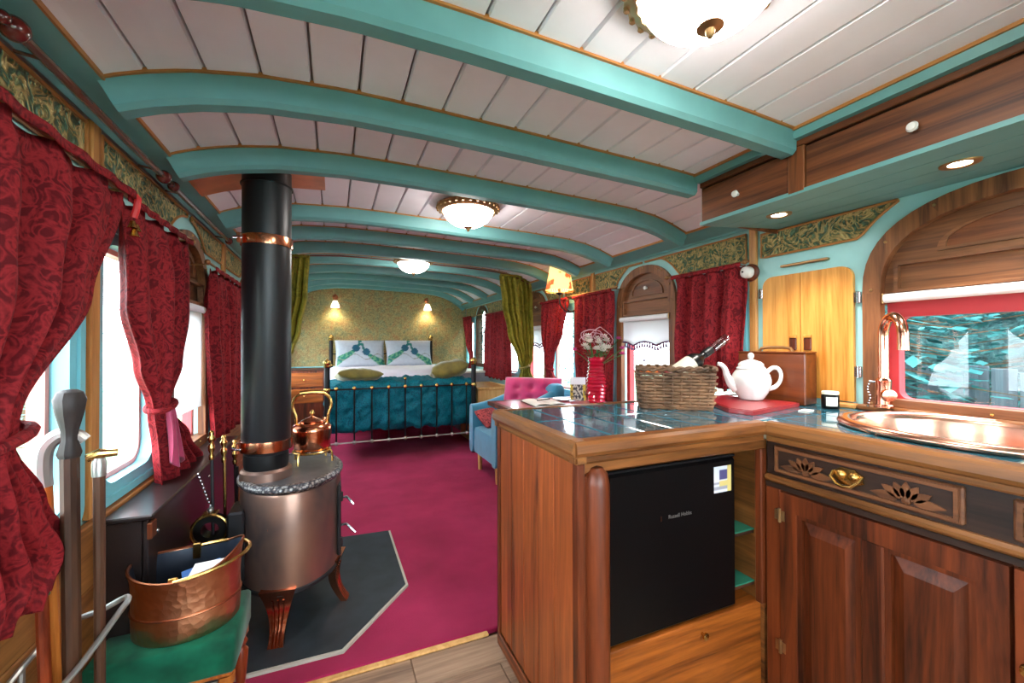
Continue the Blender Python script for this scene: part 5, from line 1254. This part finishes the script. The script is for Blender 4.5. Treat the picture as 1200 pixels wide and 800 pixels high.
for x, y in ((1.255, 3.70), (1.255, 3.25), (1.77, 3.70), (1.77, 3.25)): MB().lathe([(0, 0), (.017, 0), (.024, .16), (0, .16)], (x, y, .013), 14).build('leg', 'wood_birch', ac, 50)
def tuft(w, d): return w
pc = MB()
for s_ in (-1, 1):
    def fn_(u, v, s_=s_):
        a, b = 2*u-1, 2*v-1; k = max(0, (1-abs(a)**4)*(1-abs(b)**4))**.5; dz = 0
        for ta in (-.5, 0, .5):
            for tb in (-.33, .33): dz += math.exp(-(((a-ta)/.13)**2+((b-tb)/.2)**2))
        return (a*.265, s_*(.06*k-.04*dz*k), b*.145)
    pc.grid(40, 28, fn_)
o = pc.build('cushion', 'pink_velvet', None, 180); o.rotation_euler = (0, math.radians(0), 0)
o.matrix_basis = Matrix.Translation((1.635, 3.37, .735)) @ Matrix.Rotation(math.radians(-42), 4, 'Z') @ Matrix.Rotation(math.radians(-14), 4, 'X'); tag(o, 'buttoned pink velvet cushion propped against the armchair back', 'cushion')
o = pillow_mb(.26, .22, .09, 22, 3, .004, 9).build('cushion', 'patterned_red', None, 180); o.matrix_basis = Matrix.Translation((1.33, 3.63, .50)) @ Matrix.Rotation(.5, 4, 'Z') @ Matrix.Rotation(-.9, 4, 'X'); tag(o, 'small red patterned cushion on the armchair seat', 'cushion')
tb = thing('side_table', 'dark wooden table with pinkish red leather top behind the peninsula', 'table', (1.48, 2.55, .012))
MB().ring([(1.06, 2.12), (1.90, 2.12), (1.90, 2.95), (1.06, 2.95)], [(1.10, 2.16), (1.86, 2.16), (1.86, 2.91), (1.10, 2.91)], zm, .722, .75).build('top_frame', 'wood_mahogany', tb, 0)
B(1.10, 1.86, 2.16, 2.91, .722, .748).build('leather_inset', 'red_leather', tb, 0)
B(1.12, 1.84, 2.18, 2.89, .64, .722).build('apron', 'wood_mahogany', tb, 0)
for x in (1.14, 1.82):
    for y in (2.2, 2.87): MB().lathe([(0, 0), (.016, 0), (.02, .1), (.03, .35), (.02, .5), (.03, .55), (.03, .63), (0, .63)], (x, y, .013), 14).build('leg', 'wood_mahogany', tb, 50)
gb = thing('guest_book', 'white open book lying on the red table', 'book', (1.385, 2.66, .75), math.radians(-6))
B(-.125, .125, -.16, .16, .0005, .006, .001).build('cover', 'wood_dark', gb, local=True)
mb = MB(); mb.grid(20, 4, lambda u, v: (-.118+.236*u, -.152+.304*v, .008+.012*abs(math.sin(2*PI*u))**.6)); mb.grid(20, 4, lambda u, v: (-.118+.236*u, -.152+.304*v, .0062)); mb.build('pages', 'paper', gb, 60, True)
pn = MB().tube([(-.07, -.02, 0), (.06, .03, 0)], .004, 8).build('pen', 'black_matt'); pn.location = (1.40, 2.68, .776); tag(pn, 'black pen lying across the open book', 'pen')
pl = MB().lathe([(0, .001), (.05, .001), (.085, .014), (.083, .017), (.048, .005), (0, .005)], (0, 0, 0), 28).build('plate', 'porcelain', None, 60); pl.location = (1.60, 2.76, .7495); tag(pl, 'small white plate on the red table beside the book', 'plate')
gc = MB(); gc.grid(30, 34, lambda u, v: (-.058+.116*u, 0, .175*v)); gc = gc.build('greeting_card', 'printed', None, 0, solid=.002, recalc=False)
def card_col(c):
    a, b = c.x/.116+.5, c.z/.175
    if b > .70: return srgb(226, 226, 230)
    n_ = mnoise.noise(Vector((a*9, b*9, 2)))
    if abs(a-.5) > .32: return srgb(196, 168, 60) if n_ > -.2 else srgb(80, 70, 60)
    return srgb(60, 58, 66) if n_ < 0 else srgb(196, 190, 176)
paint(gc, card_col); gc.matrix_basis = Matrix.Translation((1.695, 2.70, .7505)) @ Matrix.Rotation(math.radians(-28), 4, 'Z') @ Matrix.Rotation(-.12, 4, 'X'); tag(gc, 'upright greeting card with yellow and grey picture on the red table', 'card')
vs_ = thing('vase', 'tall red ribbed glass vase on the table', 'vase', (1.735, 2.52, .75))
prof = [(0, .001), (.055, .001)]
for i in range(13):
    z = .01+.31*i/12; k = i/12; r = .052+.012*math.sin(PI*k*1.4)+.016*max(0, k-.75)*4*.5; prof += [(r, z), (r+.011, z+.012)]
prof += [(.066, .335), (.062, .335), (.046, .30), (.046, .02), (0, .018)]
MB().lathe(prof, (1.735, 2.52, .75), 28).build('body', 'red_glass', vs_, 60)
fl_ = thing('bouquet', 'bunch of white chrysanthemums with pink blooms in the red vase', 'flowers', (1.735, 2.52, 1.05))
random.seed(5)
heads = [(random.uniform(-.08, .10), random.uniform(-.06, .06), random.uniform(1.12, 1.23), 'petal_white') for _ in range(17)]+[(.15, -.06, 1.21, 'petal_pink'), (.17, -.08, 1.10, 'petal_pink'), (.145, -.11, 1.14, 'petal_pink'), (-.17, .02, 1.13, 'petal_pink')]
for dx, dy, z, m_ in heads:
    x, y = 1.735+dx, 2.52+dy; mb = MB(); r = .040 if m_ == 'petal_white' else .030
    for k in range(18):
        a = k*2.4; el = .15+1.1*(k/18); ln = r*(1-.3*k/18)
        d = Vector((math.cos(a)*math.cos(el), math.sin(a)*math.cos(el), math.sin(el))); sd = Vector((-math.sin(a), math.cos(a), 0))*r*.26
        p = Vector((x, y, z)); mb.add([p, p+d*ln*.6+sd, p+d*ln*1.25, p+d*ln*.6-sd], [(0, 1, 2, 3)])
    mb.build('bloom', m_, fl_, 0, recalc=False)
    MB().tube([(1.735+dx*.15, 2.52+dy*.15, 1.02), (1.735+dx*.6, 2.52+dy*.6, 1.02+(z-1.02)*.6), (x, y, z)], .0028, 5).build('stem', 'stem_green', fl_)
for k in range(9):
    a = k*.7; x, y, z = 1.735+.07*math.cos(a), 2.52+.06*math.sin(a), 1.10+.02*math.sin(3*a); d = Vector((math.cos(a), math.sin(a), .3))
    s_ = Vector((-math.sin(a), math.cos(a), 0))*.02; p = Vector((x, y, z)); MB().add([p-d*.03, p+s_, p+d*.05, p-s_], [(0, 1, 2, 3)]).build('leaf', 'stem_green', fl_, 0, recalc=False)
mb = MB()
for k in range(7):
    r = .05+.02*(k % 3); cx_ = 1.66+.022*k; mb.tube([(cx_+r*math.cos(q*PI/9), 2.52+.03*math.sin(k+q), 1.19+.02*(k % 2)+r*math.sin(q*PI/9)) for q in range(-1, 10)], .003, 5)
mb.build('curly_twigs', 'twig', fl_)

# ------------------------------------------------------------------ outside
gr = B(-25, 25, -22, 28, -1.05, -1.0).build('floor_outside', 'grass', None, 0); gr.name = 'lawn'; tag(gr, 'green lawn outside the carriage windows', 'lawn', kind='stuff')
fc = thing('garden_fence', 'weathered plank garden fence outside the sink window', 'fence', (5.4, 1.5, -1.0))
for k in range(34): B(5.4, 5.425, -3+k*.17, -3+k*.17+.155, -1.0, .95+.03*math.sin(k*2.1), .004).build('plank', 'wood_fence', fc, 0)
for z in (-.5, .5): B(5.426, 5.47, -3, 2.78, z, z+.08).build('rail', 'wood_fence', fc, 0)
def conifer(loc, h, r, label, seed, mat='leaf', n=2600, low=.12):
    rnd = random.Random(seed); t_ = thing('conifer', label, 'tree', loc, group='trees outside'); x, y, z = loc
    MB().tube([(x, y, z), (x, y, z+h*.5), (x, y, z+h*.96)], [.16, .1, .02], 8).build('trunk', 'bark', t_)
    mb = MB(); br = MB()
    for k in range(n//26):
        q = low+(1-low)*(k/(n/26))**.9; a = k*2.399; L_ = r*(1-q)**.8*rnd.uniform(.7, 1.1)+.05; zz = z+h*q
        d = Vector((math.cos(a), math.sin(a), -.18)); p0 = Vector((x, y, zz)); br.tube([p0, p0+d*L_], [.02, .005], 4, cap=False)
        for j in range(26):
            f_ = .15+.85*(j+.5)/26; p = p0+d*L_*f_+Vector((rnd.gauss(0, .05), rnd.gauss(0, .05), rnd.gauss(-.03, .04))); ang = a+rnd.choice((-1, 1))*rnd.uniform(.5, 1.0)
            e = Vector((math.cos(ang), math.sin(ang), rnd.uniform(-.45, .1)))*rnd.uniform(.12, .26)*(1.15-f_*.4); s_ = e.cross(Vector((0, 0, 1))).normalized()*.05
            mb.add([p, p+e*.5+s_, p+e, p+e*.5-s_], [(0, 1, 2, 3)])
    br.build('branches', 'bark', t_, 0, recalc=False)['kind'] = 'stuff'; mb.build('needles', mat, t_, 0, recalc=False)['kind'] = 'stuff'
conifer((4.45, 2.45, -1.0), 5.0, 1.6, 'feathery conifer just outside the sink window', 1, 'leaf', 6200)
conifer((4.6, .15, -1.0), 4.8, 1.5, 'second conifer outside, to the right of the sink window view', 2, 'leaf', 5200, .3)
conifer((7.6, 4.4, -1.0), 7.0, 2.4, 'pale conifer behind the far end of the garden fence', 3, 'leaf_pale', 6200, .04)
conifer((7.6, 1.6, -1.0), 7.0, 2.4, 'tall conifer behind the fence seen through the sink window', 4, 'leaf', 6200, .04)
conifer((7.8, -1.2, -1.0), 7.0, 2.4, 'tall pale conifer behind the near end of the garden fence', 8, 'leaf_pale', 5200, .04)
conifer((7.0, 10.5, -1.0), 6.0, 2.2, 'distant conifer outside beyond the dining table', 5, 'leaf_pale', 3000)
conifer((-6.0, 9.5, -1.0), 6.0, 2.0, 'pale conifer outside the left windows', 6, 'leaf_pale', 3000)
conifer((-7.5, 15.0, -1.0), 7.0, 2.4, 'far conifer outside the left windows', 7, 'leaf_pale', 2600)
hg = softbox(10.0, 12.0, -7, 6.5, -1.0, 5.5, .5, (6, 60, 30), .5, 1.2, 4).build('hedge', 'hedge_leaf', None, 180); tag(hg, 'tall dark evergreen hedge far behind the garden fence', 'hedge')
